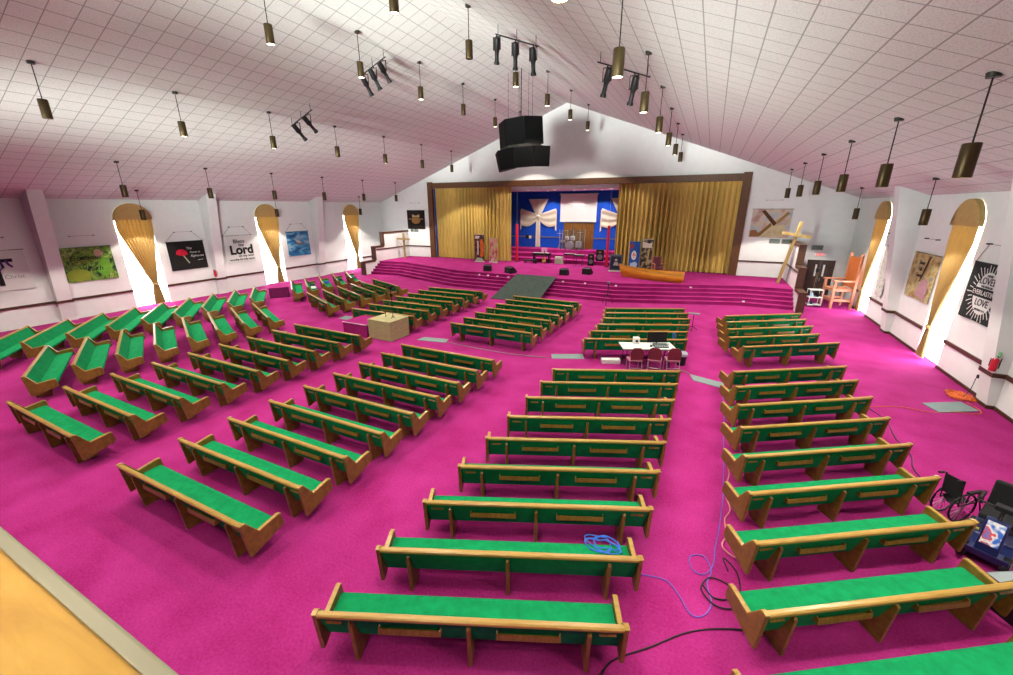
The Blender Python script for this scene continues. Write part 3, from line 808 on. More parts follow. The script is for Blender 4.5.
vent(-25.45, 3.32, 'right grey vent of the pair below the black crest banner', 0.5, 0.2)
ex = thing('exit_sign', 'white exit sign with red letters above the dark double door', 'sign', (6.62, YF, 2.5))
MB().box(-0.24, 0.24, -0.06, 0, 0, 0.28).obj('sign_box', M_WHITE, ex, bevel=0.01)
text('lettering', 'EXIT', 0.24, mat('exit_red', '#ff3a4a', emit=1.0), ex, (0, -0.065, 0.14))
so = thing('wall_socket', 'dark cable plugged into a socket on the right wall by the orange cord', 'socket', (XR, 15.2 + 1.5, 0.62))
MB().box(-0.012, 0, -0.05, 0.05, -0.06, 0.06).obj('plate', M_WHITE, so)
MB().box(-0.09, -0.012, -0.05, 0.03, -0.05, 0.05).obj('plug', M_BLACK, so)

# ------------------------------------------------------------------ theatre spots on ceiling bars
def spot_bar(x0, x1, y, xs, words, dirv):
    z0, z1 = roof(x0) - 0.32, roof(x1) - 0.32
    root = thing('lighting_bar', 'black pipe bar under the ceiling carrying %s' % words, 'lighting bar', (0, 0, 0), 0, 'lighting bars')
    MB().tube([(x0, y, z0), (x1, y, z1)], 0.024, 8).obj('pipe', M_BLACK, root)
    for x in (x0 + 0.1, (x0 + x1) / 2, x1 - 0.1):
        zz = roof(x) - 0.32
        MB().cyl((x, y, zz), (x, y, roof(x)), 0.012, n=6).obj('hanger', M_BLACK, root)
    for i, x in enumerate(xs):
        zz = roof(x) - 0.32
        pos = ('left', 'right')[i] if len(xs) == 2 else ('left', 'middle', 'right')[i]
        r = thing('theatre_spotlight', 'black theatre spotlight, %s one of %s' % (pos, words), 'spotlight', (x, y, zz - 0.03), 0, 'theatre spotlights')
        aim = Matrix.Translation((0, 0.0, -0.43)) @ (Vector(dirv) + Vector((0.06 * (i - 1), 0, 0))).to_track_quat('-Z', 'Y').to_matrix().to_4x4()
        MB().lathe([(0.06, 0.38), (0.11, 0.33), (0.12, 0.0), (0.09, -0.06), (0.075, -0.12)], (0, 0, 0), 14, aim).obj('lamp_housing', M_BLACK, r, smooth=True)
        MB().lathe([(0.075, -0.12), (0.075, -0.36), (0.10, -0.40), (0.105, -0.48), (0.09, -0.48)], (0, 0, 0), 14, aim).obj('lens_barrel', M_BLACK, r, smooth=True)
        yk = MB()
        for s in (-1, 1): yk.box(s * 0.14 - 0.008, s * 0.14 + 0.008, -0.02, 0.02, -0.46, -0.05)
        yk.box(-0.148, 0.148, -0.02, 0.02, -0.06, -0.04).cyl((0, 0, -0.05), (0, 0, 0.0), 0.03)
        yk.cyl((-0.16, 0.0, -0.43), (0.16, 0.0, -0.43), 0.012, n=8)
        yk.obj('yoke', M_DKMET, r)
spot_bar(-19.5, -17.9, 15.7, (-19.0, -18.2), 'the pair over the left pews', (0.15, 0.75, -0.8))
spot_bar(-14.9, -13.4, 15.95, (-14.6, -14.1, -13.55), 'the three left of the ridge', (0.2, 0.6, -1))
spot_bar(-8.0, -6.3, 15.7, (-7.95, -7.2, -6.5), 'the three right of the ridge', (-0.15, 0.35, -1))
spot_bar(-4.1, -2.35, 15.5, (-3.75, -2.85), 'the pair behind the near pendant on the right', (-0.25, 0.35, -1))

# ------------------------------------------------------------------ hanging loudspeaker cluster
cl = thing('speaker_cluster', 'black two tier loudspeaker cluster hanging in front of the stage', 'speakers', (-10.45, 24.2, 0))
M_GRILLE = mat('speaker_grille', '#070708', rough=0.8, spec=0.15)
M_CAB = mat('speaker_cabinet', '#12110f', rough=0.6, spec=0.2)
PIV = Matrix.Translation((0, -0.3, 9.1)) @ Matrix.Rotation(-0.07, 4, 'Y') @ Matrix.Translation((0, 0.3, -9.1))
def cabinet(ang, wf, wb, dep, r, z0, z1, tilt):
    Mx = PIV @ Matrix.Rotation(math.radians(ang), 4, 'Z') @ Matrix.Translation((0, -r, (z0 + z1) / 2)) @ Matrix.Rotation(math.radians(tilt), 4, 'X')
    hz = (z1 - z0) / 2
    c = MB().prism([(-wf / 2, 0), (wf / 2, 0), (wb / 2, dep), (-wb / 2, dep)], -hz, hz, axis='z', M=Mx).obj('speaker_cabinet', M_CAB, cl, bevel=0.01)
    MB().box(-wf / 2 + 0.03, wf / 2 - 0.03, -0.025, 0.0, -hz + 0.04, hz - 0.04, M=Mx).obj('grille', M_GRILLE, c)
for a in (-46, 0, 46): cabinet(a, 1.12, 0.4, 1.05, 1.36, 8.9, 10.32, 0)
for a in (-57, -19, 19, 57): cabinet(a, 1.1, 0.45, 0.95, 1.64, 7.68, 8.76, 9)
MB().cyl(PIV @ Vector((0, -0.5, 8.77)), PIV @ Vector((0, -0.5, 8.89)), 1.2, n=12).obj('mounting_frame', M_DKMET, cl)
MB().cyl(PIV @ Vector((0, -0.4, 10.32)), PIV @ Vector((0, -0.4, 10.42)), 0.45, n=12).obj('mounting_frame', M_DKMET, cl)
for dx, dy in ((-0.75, -0.4), (0.75, -0.4), (-0.3, 0.1), (0.3, 0.1), (0.1, -0.5)):
    MB().cyl((dx - 0.15, dy, 10.28), (dx - 0.15, dy, roof(-10.6 + dx)), 0.01 if dx != 0.1 else 0.028, n=6).obj('cable', M_DKMET, cl)

# ------------------------------------------------------------------ stage furniture
def ramp():
    y1 = 26.45
    # sloped board laid over the steps
    p = [(-12.1, 22.7), (-9.0, 22.95), (-8.98, 26.5), (-11.95, 26.45)]
    z = (0.0, 0.0, 1.03, 1.03)
    vs = [(x, y, h + 0.03) for (x, y), h in zip(p, z)] + [(x, y, max(h - 0.02, 0.001)) for (x, y), h in zip(p, z)]
    # keep the slab above the nosings by raising its middle line slightly
    fs = [(0, 1, 2, 3), (7, 6, 5, 4), (0, 4, 5, 1), (1, 5, 6, 2), (2, 6, 7, 3), (3, 7, 4, 0)]
    return tag(MB().add(vs, fs).obj('stage_ramp', M_MAT), 'dark grey green ramp laid over the middle of the stage steps', 'ramp')
ramp()
def monitor(x, y, rz, label, wd=0.6):
    r = thing('stage_monitor', label, 'loudspeaker', (x, y, ST), rz, 'stage monitors')
    MB().prism([(-0.25, 0), (-0.32, 0.12), (0.05, 0.46), (0.28, 0.40), (0.3, 0)], -wd / 2, wd / 2, axis='x').obj('cabinet', M_BLACK, r, bevel=0.015)
    MB().prism([(-0.325, 0.15), (-0.345, 0.155), (0.0, 0.475), (0.01, 0.45)], -wd / 2 + 0.04, wd / 2 - 0.04, axis='x').obj('grille', M_GRILLE, r)
monitor(-14.75, 27.3, math.radians(200), 'leftmost black wedge monitor on the stage edge')
monitor(-12.75, 27.1, math.radians(150), 'black wedge monitor at the top left corner of the ramp', 0.75)
monitor(-8.9, 27.9, math.radians(185), 'black wedge monitor right of the ramp')
monitor(-7.5, 28.9, math.radians(170), 'rightmost black wedge monitor, grey topped, on the stage edge')

def rollup(x, y, rz, wd, hgt, m, label, deco):
    r = thing('standing_banner', label, 'banner', (x, y, ST), rz, 'standing banners on the stage')
    MB().box(-wd / 2, wd / 2, -0.09, 0.09, 0, 0.08).obj('base', mat('pale_base', '#d9d4c8', rough=0.5), r, bevel=0.01)
    MB().box(-wd / 2, wd / 2, -0.012, 0.012, 0.08, hgt).obj('print_panel', m, r)
    MB().cyl((-wd / 2, 0, hgt), (wd / 2, 0, hgt), 0.018, n=8).obj('top_bar', M_STEEL, r)
    MB().cyl((0, 0.03, 0.08), (0, 0.03, hgt), 0.012, n=6).obj('support_pole', M_STEEL, r)
    for d_ in deco: blob(d_[0], d_[1], d_[2], r, -0.013)
m = ramp_mat('fire_print', [(0.3, '#150f0d'), (0.47, '#2c1d18'), (0.6, '#77463a'), (0.75, '#c8b8b0')], scale=2.6, detail=5)
rollup(-17.85, 31.6, math.radians(6), 0.92, 2.33, m, 'standing banner with orange flame print before the left gold curtain',
       [('flame_print', [(0.02, 0.5), (0.1, 1.0), (0.05, 1.5), (0.15, 2.0), (0.3, 1.9), (0.42, 1.5), (0.36, 1.0), (0.4, 0.6), (0.2, 0.45)], mat('flame_orange', '#d2641f', rough=0.8, noise=0.3, scale=5)),
        ('pale_print', [(-0.4, 2.0), (-0.05, 2.0), (0.05, 2.2), (-0.36, 2.24)], mat('pale_print', '#cfc3c0', rough=0.8)),
        ('pale_print', [(-0.42, 0.1), (0.4, 0.1), (0.2, 0.35), (-0.25, 0.4)], mat('grey_green_print', '#a9b3a0', rough=0.8)),
        ('pale_print', [(-0.2, 0.6), (-0.1, 0.6), (-0.08, 1.8), (-0.2, 1.8)], mat('pale_print', '#cfc3c0'))])
m = ramp_mat('rose_green_print', [(0.3, '#7d2f30'), (0.45, '#b7615a'), (0.55, '#c79a86'), (0.66, '#8fae5a'), (0.8, '#5c7f3c')], scale=2.2, detail=4, stretch=(2, 1, 0.8))
rollup(-16.55, 31.7, math.radians(-4), 0.82, 2.05, m, 'standing banner in rose and green before the left gold curtain',
       [('pale_print', [(-0.25, 0.1), (0.05, 0.1), (0.05, 0.35), (-0.2, 0.38)], mat('pale_print', '#cfc3c0'))])
m = mat('blue_banner_print', '#1d4f9c', rough=0.8, noise=0.35, scale=3)
rollup(-4.75, 31.4, math.radians(5), 0.75, 2.2, m, 'blue standing banner with a white figure behind the boat',
       [('figure_print', [(-0.2, 0.1), (0.15, 0.15), (0.28, 0.6), (0.1, 0.75), (-0.25, 0.6)], mat('pale_blue_print', '#b9cde0', rough=0.8)),
        ('figure_print', ell(-0.02, 1.2, 0.18, 0.34, 16), M_CLOTHW),
        ('star_print', [(-0.02, 1.5), (0.05, 1.3), (0.17, 1.24), (0.05, 1.14), (-0.02, 0.95), (-0.09, 1.14), (-0.2, 1.24), (-0.09, 1.3)], mat('star_red', '#d0402a', rough=0.8)),
        ('red_print', [(-0.35, 1.9), (-0.1, 2.1), (-0.05, 1.8), (-0.28, 1.6)], mat('dull_red_print', '#8e3345', rough=0.8))])
m = ramp_mat('dark_cream_print', [(0.35, '#1d1a18'), (0.5, '#4a4038'), (0.58, '#a3937a'), (0.75, '#d3c6aa')], scale=3.2, detail=5)
rollup(-3.92, 31.7, math.radians(6), 0.8, 2.35, m, 'black and cream standing banner behind the boat beside the gold curtain',
       [('pale_print', [(-0.34, 1.75), (0.3, 1.75), (0.33, 2.15), (0.1, 2.05), (-0.1, 2.12), (-0.34, 2.2)], mat('cream_print', '#d8cfbe', rough=0.8)),
        ('pale_print', [(0.0, 0.5), (0.12, 0.5), (0.2, 1.7), (0.1, 1.7)], mat('gold_print2', '#c2a660', rough=0.8))])
r = thing('framed_sign', 'dark framed sign on a small pale base beside the boat prow', 'sign', (-5.95, 31.0, ST), math.radians(8))
MB().box(-0.5, 0.5, -0.15, 0.15, 0, 0.08).obj('base', mat('pale_base', '#d9d4c8'), r)
MB().box(-0.45, 0.45, -0.03, 0.03, 0.08, 1.25).obj('frame', mat('grey_blue_frame', '#56626e', rough=0.5), r, bevel=0.01)
MB().box(-0.38, 0.38, -0.045, -0.03, 0.16, 1.12).obj('print_panel', mat('navy_print', '#1a2236', rough=0.6, noise=0.3, scale=4), r)
blob('figure_print', ell(0.0, 0.85, 0.1, 0.1, 14), mat('grey_figure', '#a9a4a0'), r, -0.046)
blob('figure_print', [(-0.2, 0.45), (0.22, 0.45), (0.12, 0.7), (-0.12, 0.7)], mat('grey_figure', '#a9a4a0'), r, -0.046)

# rowing boat front
bt = thing('wooden_boat', 'varnished wooden boat hull with a raised prow on the right of the stage', 'boat', (0, 0, ST))
def hull(u, v):
    x = -5.1 + 4.0 * u
    yc = 29.0 - 1.05 * u - 0.42 * math.sin(PI * min(u * 0.9, 1))
    bulge = 0.10 * math.sin(PI * v)
    top = 0.52 + 0.36 * (1 - u) ** 3
    return Vector((x - 0.22 * (1 - u) ** 4 * v, yc - bulge - 0.16 * v, 0.0 + top * v))
MB().sheet(hull, 28, 8, 0.03).obj('hull_side', M_BOAT, bt, smooth=True)
def hull2(u, v):
    p = hull(u, v); q = hull(0, v)
    return Vector((p.x, p.y + 1.25 * math.sin(PI * min(1, u * 1.1) * 0.5) + 0.02 + 0.1 * math.sin(PI * v) + 0.32 * v * math.sin(PI / 2 * u), p.z))
MB().sheet(hull2, 28, 8, 0.03).obj('hull_side', M_BOAT, bt, smooth=True)
MB().sheet(lambda u, v: hull(u, 1.0) + Vector((0, -0.03 + 0.06 * v, 0.012)), 28, 1, 0.03).obj('gunwale', M_RAIL, bt)
a0, a1 = hull(1, 0), hull2(1, 0); c0, c1 = hull(1, 1), hull2(1, 1)
MB().add([a0, a1, c1, c0] + [p + Vector((-0.03, 0, 0)) for p in (a0, a1, c1, c0)], [(0, 1, 2, 3), (7, 6, 5, 4), (0, 4, 5, 1), (1, 5, 6, 2), (2, 6, 7, 3), (3, 7, 4, 0)]).obj('transom', M_BOAT, bt)
sd = MB()
for u in (0.45, 0.75):
    p, q = hull(u, 0.7), hull2(u, 0.7)
    sd.box(p.x - 0.12, p.x + 0.12, p.y + 0.03, q.y - 0.03, p.z, p.z + 0.03)
sd.obj('bench_seat', M_BOAT, bt)

# armchair behind the boat
def armchair(loc, rz, label, wood, cush, sc=1.0, hb=1.1):
    r = thing('armchair', label, 'chair', loc, rz)
    for x in (-0.32, 0.32):
        MB().box(x - 0.04, x + 0.04, -0.36, -0.28, 0, 0.68).obj('leg', wood, r, bevel=0.008)
        MB().box(x - 0.04, x + 0.04, 0.26, 0.34, 0, hb).obj('leg', wood, r, bevel=0.008)
        MB().box(x - 0.05, x + 0.05, -0.38, 0.3, 0.66, 0.72).obj('armrest', wood, r, bevel=0.01)
    MB().box(-0.28, 0.28, -0.36, 0.27, 0.32, 0.48).obj('seat', cush, r, bevel=0.03)
    MB().box(-0.28, 0.28, 0.2, 0.3, 0.48, hb - 0.04).obj('backrest', cush, r, bevel=0.03)
    return r
armchair((-3.05, 31.4, ST), math.radians(25), 'pinkish wooden armchair with a plum cushion behind the boat', M_PINKW, mat('plum_cushion', '#7c4450', rough=0.8), hb=1.2)

# crosses
def cross(loc, rz, hgt, barz, barw, t, lean, label, ropes=False, name='wooden_cross'):
    r = thing(name, label, 'cross', loc, rz)
    r.rotation_euler = (lean[0], lean[1], rz)
    MB().box(-t / 2, t / 2, -t / 2, t / 2, 0, hgt).obj('upright', M_RAWW, r, bevel=0.008)
    MB().box(-barw / 2, barw / 2, -t / 2 - 0.06, -t / 2 + 0.04, barz - t / 2, barz + t / 2).obj('crossbar', M_RAWW, r, bevel=0.008)
    if ropes:
        for s in (-1, 1):
            MB().tube([(s * barw / 2 * 0.95, -t / 2 - 0.03, barz - 0.05), (s * 0.25, -0.1, barz - 0.55), (0, -t / 2 - 0.02, barz - 0.95)], 0.014).obj('rope', M_RAWW, r)
    return r
cross((-25.6, 31.0, ST + 0.005), 0, 2.3, 1.78, 1.5, 0.14, (0, 0), 'slim wooden cross standing on the left corner of the stage', True)
cross((4.25, 30.3, ST + 0.02), math.radians(4), 3.75, 2.98, 1.55, 0.16, (0, 0.165), 'large rough wooden cross leaning on the right stage side wall')
tag(MB().tube([(4.82, 30.75, 3.4), (4.80, 30.78, 2.6), (4.81, 30.8, 1.9), (4.78, 30.85, ST + 0.02)], 0.012).obj('rope', mat('blue_grey_rope', '#5b6480', rough=0.9)), 'thin blue grey rope hanging beside the large leaning cross', 'rope')

# red light poles in the recess mouth
for (x, y, q) in ((-15.0, 33.2, 'left'), (-7.15, 33.35, 'right')):
    r = thing('red_pole', 'tall red pole at the %s edge of the blue stage recess' % q, 'pole', (x, y, ST), 0, 'red poles in the recess')
    MB().cyl((0, 0, 0), (0, 0, 0.04), 0.2, n=16).obj('base_plate', M_DKMET, r)
    MB().box(-0.09, 0.09, -0.09, 0.09, 0.04, 3.2).obj('shaft', M_RED, r, bevel=0.01)
    MB().cyl((0, 0, 3.2), (0, 0, 5.95), 0.008, n=6).obj('wire', M_STEEL, r)

# draped fabric crosses on the blue wall
def fabric_cross(x, label):
    r = thing('fabric_cross', label, 'fabric cross', (x, RY - 0.03, 0), 0, 'draped crosses on the blue wall')
    cz = 4.7
    def arm(ang, ln, w0, w1, droop=0.0):
        ca, sa = math.cos(ang), math.sin(ang)
        def fn(u, v):
            wv = w0 + (w1 - w0) * u
            a = ln * u; s_ = (v - 0.5) * wv
            y = -0.05 - 0.035 * math.sin(v * 5 * PI) * (0.4 + u) - 0.03
            zoff = -droop * math.sin(PI * min(1, u)) * ((1 - v) if ca > 0 else v)
            return Vector((ca * a - sa * s_, y, cz + sa * a + ca * s_ + zoff))
        return MB().sheet(fn, 14, 20, 0.008)
    arm(PI / 2, 1.6, 0.35, 2.0).obj('cloth_arm', M_CREAM, r, smooth=True)
    arm(0.0, 1.75, 0.4, 1.55, 0.35).obj('cloth_arm', M_CREAM, r, smooth=True)
    arm(PI, 1.75, 0.4, 1.55, 0.35).obj('cloth_arm', M_CREAM, r, smooth=True)
    for s in (-1, 1):
        MB().sheet(lambda u, v: Vector((s * (1.72 + 0.12 * u), -0.1 - 0.02 * math.sin(u * 9), 5.35 - v * (1.75 + 0.15 * u))), 8, 6, 0.008).obj('cloth_tail', M_CREAM, r, smooth=True)
    MB().sheet(lambda u, v: Vector(((u - 0.5) * (0.42 + 0.1 * (1 - v)), -0.08 - 0.03 * math.sin(u * 4 * PI), 1.93 + (cz - 1.93) * v)), 16, 8, 0.008).obj('cloth_column', M_CREAM, r, smooth=True)
    MB().lathe([(0.02, -0.2), (0.2, -0.12), (0.24, 0), (0.2, 0.12), (0.02, 0.2)], (0, 0, 0), 12, Matrix.Translation((0, -0.1, cz)) @ Matrix.Scale(0.5, 4, (0, 1, 0))).obj('knot', M_CREAM, r, smooth=True)
fabric_cross(-14.75, 'cream cloth draped as a cross on the blue wall left of the screen')
fabric_cross(-7.0, 'cream cloth draped as a cross on the blue wall right of the screen')
sc = thing('projection_screen', 'white projection screen hanging over the drums on the blue wall', 'screen', (-10.9, RY - 0.12, 4.3))
MB().box(-1.68, 1.68, -0.02, 0.0, 0.0, 2.32).obj('screen_cloth', M_WHITE, sc)
MB().cyl((-1.75, -0.01, 2.38), (1.75, -0.01, 2.38), 0.07).box(-1.5, -1.4, -0.01, 0.117, 2.33, 2.43).box(1.4, 1.5, -0.01, 0.117, 2.33, 2.43).obj('housing', M_WHITE, sc)
MB().cyl((-1.7, -0.01, 0), (1.7, -0.01, 0), 0.03).obj('bottom_bar', M_STEEL, sc)
wp = thing('wood_backdrop', 'brown wooden panelling under the projection screen behind the drums', 'panel', (-10.8, RY - 0.02, 1.9))
for x in (-0.95, 0, 0.95):
    MB().box(x - 0.46, x + 0.46, -0.06, 0, 0.0, 2.32).obj('panel_board', wood_mat('panel_wood', '#6b4519', '#8c5f28', stretch=(3, 3, 1)), wp, bevel=0.012)

# band gear
M_SHELL = mat('white_drum_shell', '#e4e6e2', rough=0.3)
M_BRASS = mat('cymbal_brass', '#c9a24a', rough=0.3, metal=0.9)
ds = thing('drum_kit', 'white drum kit behind clear screens in the blue recess', 'drum kit', (-11.35, 36.75, 1.9))
ds.scale = (1.25, 1.0, 1.25)
def drum(cx, cy, cz, r_, dpt, tilt=0.0, axis='z'):
    Mx = Matrix.Translation((cx, cy, cz)) @ (Matrix.Rotation(PI / 2, 4, 'X') if axis == 'y' else Matrix.Rotation(tilt, 4, 'X'))
    MB().lathe([(r_ - 0.01, -dpt / 2), (r_, -dpt / 2 + 0.01), (r_, dpt / 2 - 0.01), (r_ - 0.01, dpt / 2)], (0, 0, 0), 20, Mx).obj('drum', M_SHELL, ds, smooth=True)
drum(0, 0, 0.3, 0.29, 0.42, axis='y'); drum(-0.2, 0.0, 0.78, 0.16, 0.22, 0.3); drum(0.22, 0.0, 0.8, 0.17, 0.24, 0.3); drum(0.62, 0.2, 0.36, 0.22, 0.42); drum(-0.55, 0.2, 0.55, 0.19, 0.16)
for cx, cz in ((-0.8, 1.1), (0.75, 1.2), (-0.35, 1.3)):
    MB().lathe([(0.02, 0.03), (0.06, 0.02), (0.24, 0.0), (0.02, 0.02)], (cx, 0.15, cz), 18).obj('cymbal', M_BRASS, ds, smooth=True)
    st = MB().cyl((cx, 0.15, 0.35), (cx, 0.15, cz), 0.012, n=6)
    for a in (0, 2.1, 4.2): st.cyl((cx, 0.15, 0.35), (cx + 0.2 * math.cos(a), 0.15 + 0.2 * math.sin(a), 0), 0.01, n=6)
    st.obj('cymbal_stand', M_STEEL, ds)
gl = mat('clear_acrylic', '#dfe8ea', rough=0.05)
gl.node_tree.nodes['Principled BSDF'].inputs['Transmission Weight'].default_value = 0.95
gl.node_tree.nodes['Principled BSDF'].inputs['IOR'].default_value = 1.05
sh = thing('drum_screen', 'clear acrylic panels standing round the white drums', 'screen', (-11.4, 36.25, 1.9))
pts = [(-0.85, 0.3), (-0.5, 0.1), (0.0, -0.02), (0.55, -0.02), (1.1, 0.1), (1.45, 0.45)]
for (xa, ya), (xb, yb) in zip(pts[:-1], pts[1:]):
    d_ = Vector((xb - xa, yb - ya)); nn = Vector((-d_.y, d_.x)).normalized() * 0.008
    MB().add([(xa, ya, 0), (xb, yb, 0), (xb, yb, 1.75), (xa, ya, 1.75), (xa + nn.x, ya + nn.y, 0), (xb + nn.x, yb + nn.y, 0), (xb + nn.x, yb + nn.y, 1.75), (xa + nn.x, ya + nn.y, 1.75)],
             [(0, 1, 2, 3), (7, 6, 5, 4), (0, 4, 5, 1), (1, 5, 6, 2), (2, 6, 7, 3), (3, 7, 4, 0)]).obj('acrylic_panel', gl, sh)
pf = MB()
for x, y in pts: pf.cyl((x, y, 0), (x, y, 1.75), 0.018, n=6)
pf.obj('panel_hinges', M_STEEL, sh)

def keyboard(loc, rz, wd, label):
    r = thing('keyboard', label, 'keyboard', loc, rz, 'keyboards on stage')
    MB().box(-wd / 2, wd / 2, -0.2, 0.2, 0.78, 0.90).obj('case', M_BLACK, r, bevel=0.01)
    MB().box(-wd / 2 + 0.05, wd / 2 - 0.05, -0.19, -0.05, 0.90, 0.915).obj('keys', M_WHITE, r)
    s = MB()
    for sx in (-1, 1): s.cyl((sx * wd * 0.32, -0.2, 0), (sx * wd * 0.3, 0.2, 0.78), 0.02, n=6).cyl((sx * wd * 0.32, 0.2, 0), (sx * wd * 0.3, -0.2, 0.78), 0.02, n=6)
    s.obj('stand', M_DKMET, r)
    return r
k1 = thing('upright_piano', 'black piano with a pink sheet holder left in the blue recess', 'piano', (-12.75, 33.45, ST), math.radians(8))
MB().box(-0.75, 0.75, -0.3, 0.3, 0.62, 0.85).obj('case', M_BLACK, k1, bevel=0.015)
MB().box(-0.68, 0.68, -0.32, -0.1, 0.85, 0.87).obj('keys', M_WHITE, k1)
for s in (-1, 1): MB().box(s * 0.66 - 0.05, s * 0.66 + 0.05, -0.28, 0.28, 0, 0.62).obj('leg', M_BLACK, k1)
MB().box(-0.05, 0.45, 0.0, 0.03, 0.87, 1.28).obj('music_rest', mat('pink_sheet', '#d890b8', rough=0.8), k1)
bn = thing('piano_bench', 'low dark bench before the piano in the recess', 'bench', (-13.5, 32.75, ST))
MB().box(-0.55, 0.55, -0.2, 0.2, 0.2, 0.28).obj('seat', M_BLACKC, bn, bevel=0.02)
for sx in (-1, 1):
    for sy in (-1, 1): MB().box(sx * 0.48 - 0.03, sx * 0.48 + 0.03, sy * 0.15 - 0.03, sy * 0.15 + 0.03, 0, 0.2).obj('leg', M_BLACK, bn)
gt = thing('acoustic_guitar', 'tan acoustic guitar on a stand before the piano', 'guitar', (-12.35, 32.85, ST), math.radians(-10))
gt.rotation_euler = (-0.15, 0, math.radians(-10))
body = []
for k in range(32):
    a = 2 * PI * k / 32
    rr = 0.2 if math.sin(a) < 0 else 0.155
    wst = 1 - 0.22 * math.exp(-((math.sin(a) - 0.15) / 0.25) ** 2)
    body.append((rr * math.cos(a) * wst, 0.32 + 0.25 * math.sin(a)))
MB().prism(body, -0.05, 0.05, axis='y').obj('body', mat('guitar_top', '#b98445', rough=0.35), gt, bevel=0.006)
MB().prism(ell(0, 0.36, 0.05, 0.05, 16), -0.052, -0.055, axis='y').obj('sound_hole', M_INK, gt)
MB().box(-0.028, 0.028, -0.06, -0.03, 0.5, 0.98).box(-0.04, 0.04, -0.06, -0.03, 0.98, 1.1).obj('neck', mat('neck_wood', '#4a2c18', rough=0.5), gt)
MB().tube([(-0.18, -0.1, 0.0), (0, 0.05, 0.12), (0.18, -0.1, 0.0)], 0.012).tube([(0, 0.05, 0.12), (0, 0.25, 0.0)], 0.012).obj('stand', M_BLACK, gt)
am = thing('guitar_amplifier', 'pale square amplifier in the middle of the blue recess', 'amplifier', (-11.15, 33.35, ST))
MB().box(-0.33, 0.33, -0.16, 0.16, 0, 0.6).obj('cabinet', mat('pale_tolex', '#c9cdb8', rough=0.7), am, bevel=0.02)
MB().box(-0.28, 0.28, -0.172, -0.16, 0.05, 0.45).obj('grille', mat('grey_grille', '#a7ab98', rough=0.9, noise=0.2, scale=40), am)
MB().tube([(-0.12, 0, 0.6), (-0.1, 0, 0.65), (0.1, 0, 0.65), (0.12, 0, 0.6)], 0.012).obj('handle', M_BLACK, am)
keyboard((-10.2, 33.35, ST), math.radians(3), 1.05, 'black keyboard on a stand beside the pale amplifier')
keyboard((-9.25, 32.85, ST), math.radians(-4), 0.85, 'black keyboard on a stand near the small loudspeaker')
def pa_speaker(x, y, z, wd, hgt, label, logo=False):
    r = thing('loudspeaker', label, 'loudspeaker', (x, y, z), 0, 'loudspeakers in the recess')
    MB().prism([(-wd / 2, -0.2), (wd / 2, -0.2), (wd / 2 - 0.06, 0.2), (-wd / 2 + 0.06, 0.2)], 0, hgt, axis='z').obj('cabinet', M_BLACK, r, bevel=0.015)
    MB().prism(ell(0, hgt * 0.36, wd * 0.36, wd * 0.36, 20), -0.2, -0.215, axis='y').obj('woofer', M_GREY, r)
    MB().prism(ell(0, hgt * 0.78, wd * 0.2, wd * 0.14, 16), -0.2, -0.215, axis='y').obj('horn', mat('tan_horn', '#8d7a58', rough=0.6), r)
pa_speaker(-8.42, 33.45, ST, 0.5, 0.95, 'small black loudspeaker with tan horn on the lower choir step')
pa_speaker(-7.9, 34.3, ST + 0.3, 0.62, 0.95, 'larger black loudspeaker on the choir steps by the right red pole')
ms = thing('music_stand', 'black music stand with a white page at the left of the recess', 'music stand', (-15.25, 36.4, 1.9))
MB().cyl((0, 0, 0.02), (0, 0, 0.9), 0.015, n=8).obj('shaft', M_DKMET, ms)
for a in (0.5, 2.6, 4.7): MB().cyl((0, 0, 0.15), (0.28 * math.cos(a), 0.28 * math.sin(a), 0.01), 0.012, n=6).obj('leg', M_DKMET, ms)
MB().box(-0.3, 0.3, -0.02, 0.02, 0.85, 1.2, M=Matrix.Translation((0, 0, 0))).obj('desk', M_BLACK, ms)
MB().box(0.05, 0.28, -0.035, -0.02, 0.88, 1.15).obj('page', M_WHITE, ms)
# small white footlights on the stage edge
for x, y in ((-14.9, 25.85), (-14.2, 25.9), (-13.4, 25.85), (-12.5, 25.8)):
    o = MB().box(-0.06, 0.06, -0.05, 0.05, 0, 0.07).obj('step_light', M_WHITE); o.location = (x, y + 0.4, 0.8)
    tag(o, 'small white step light on the stage steps left of the ramp', 'light', 'step lights left of the ramp')
for i, x in enumerate((-8.4, -6.9, -4.9)):
    o = MB().box(-0.06, 0.06, -0.05, 0.05, 0, 0.07).obj('step_light', M_WHITE); o.location = (x, 26.1, 0.8)
    tag(o, 'small white step light on the stage steps right of the ramp', 'light', 'step lights right of the ramp')
for x, y, z in ((-0.6, 26.85 + 0.65, 0.8), (2.35, 27.45, 0.2)):
    o = MB().box(-0.07, 0.07, -0.05, 0.05, 0, 0.07).obj('step_light', M_WHITE); o.location = (x, y, z)
    tag(o, 'small white step light on the right stage steps' + (' near the boat' if x < 0 else ' at floor level'), 'light')

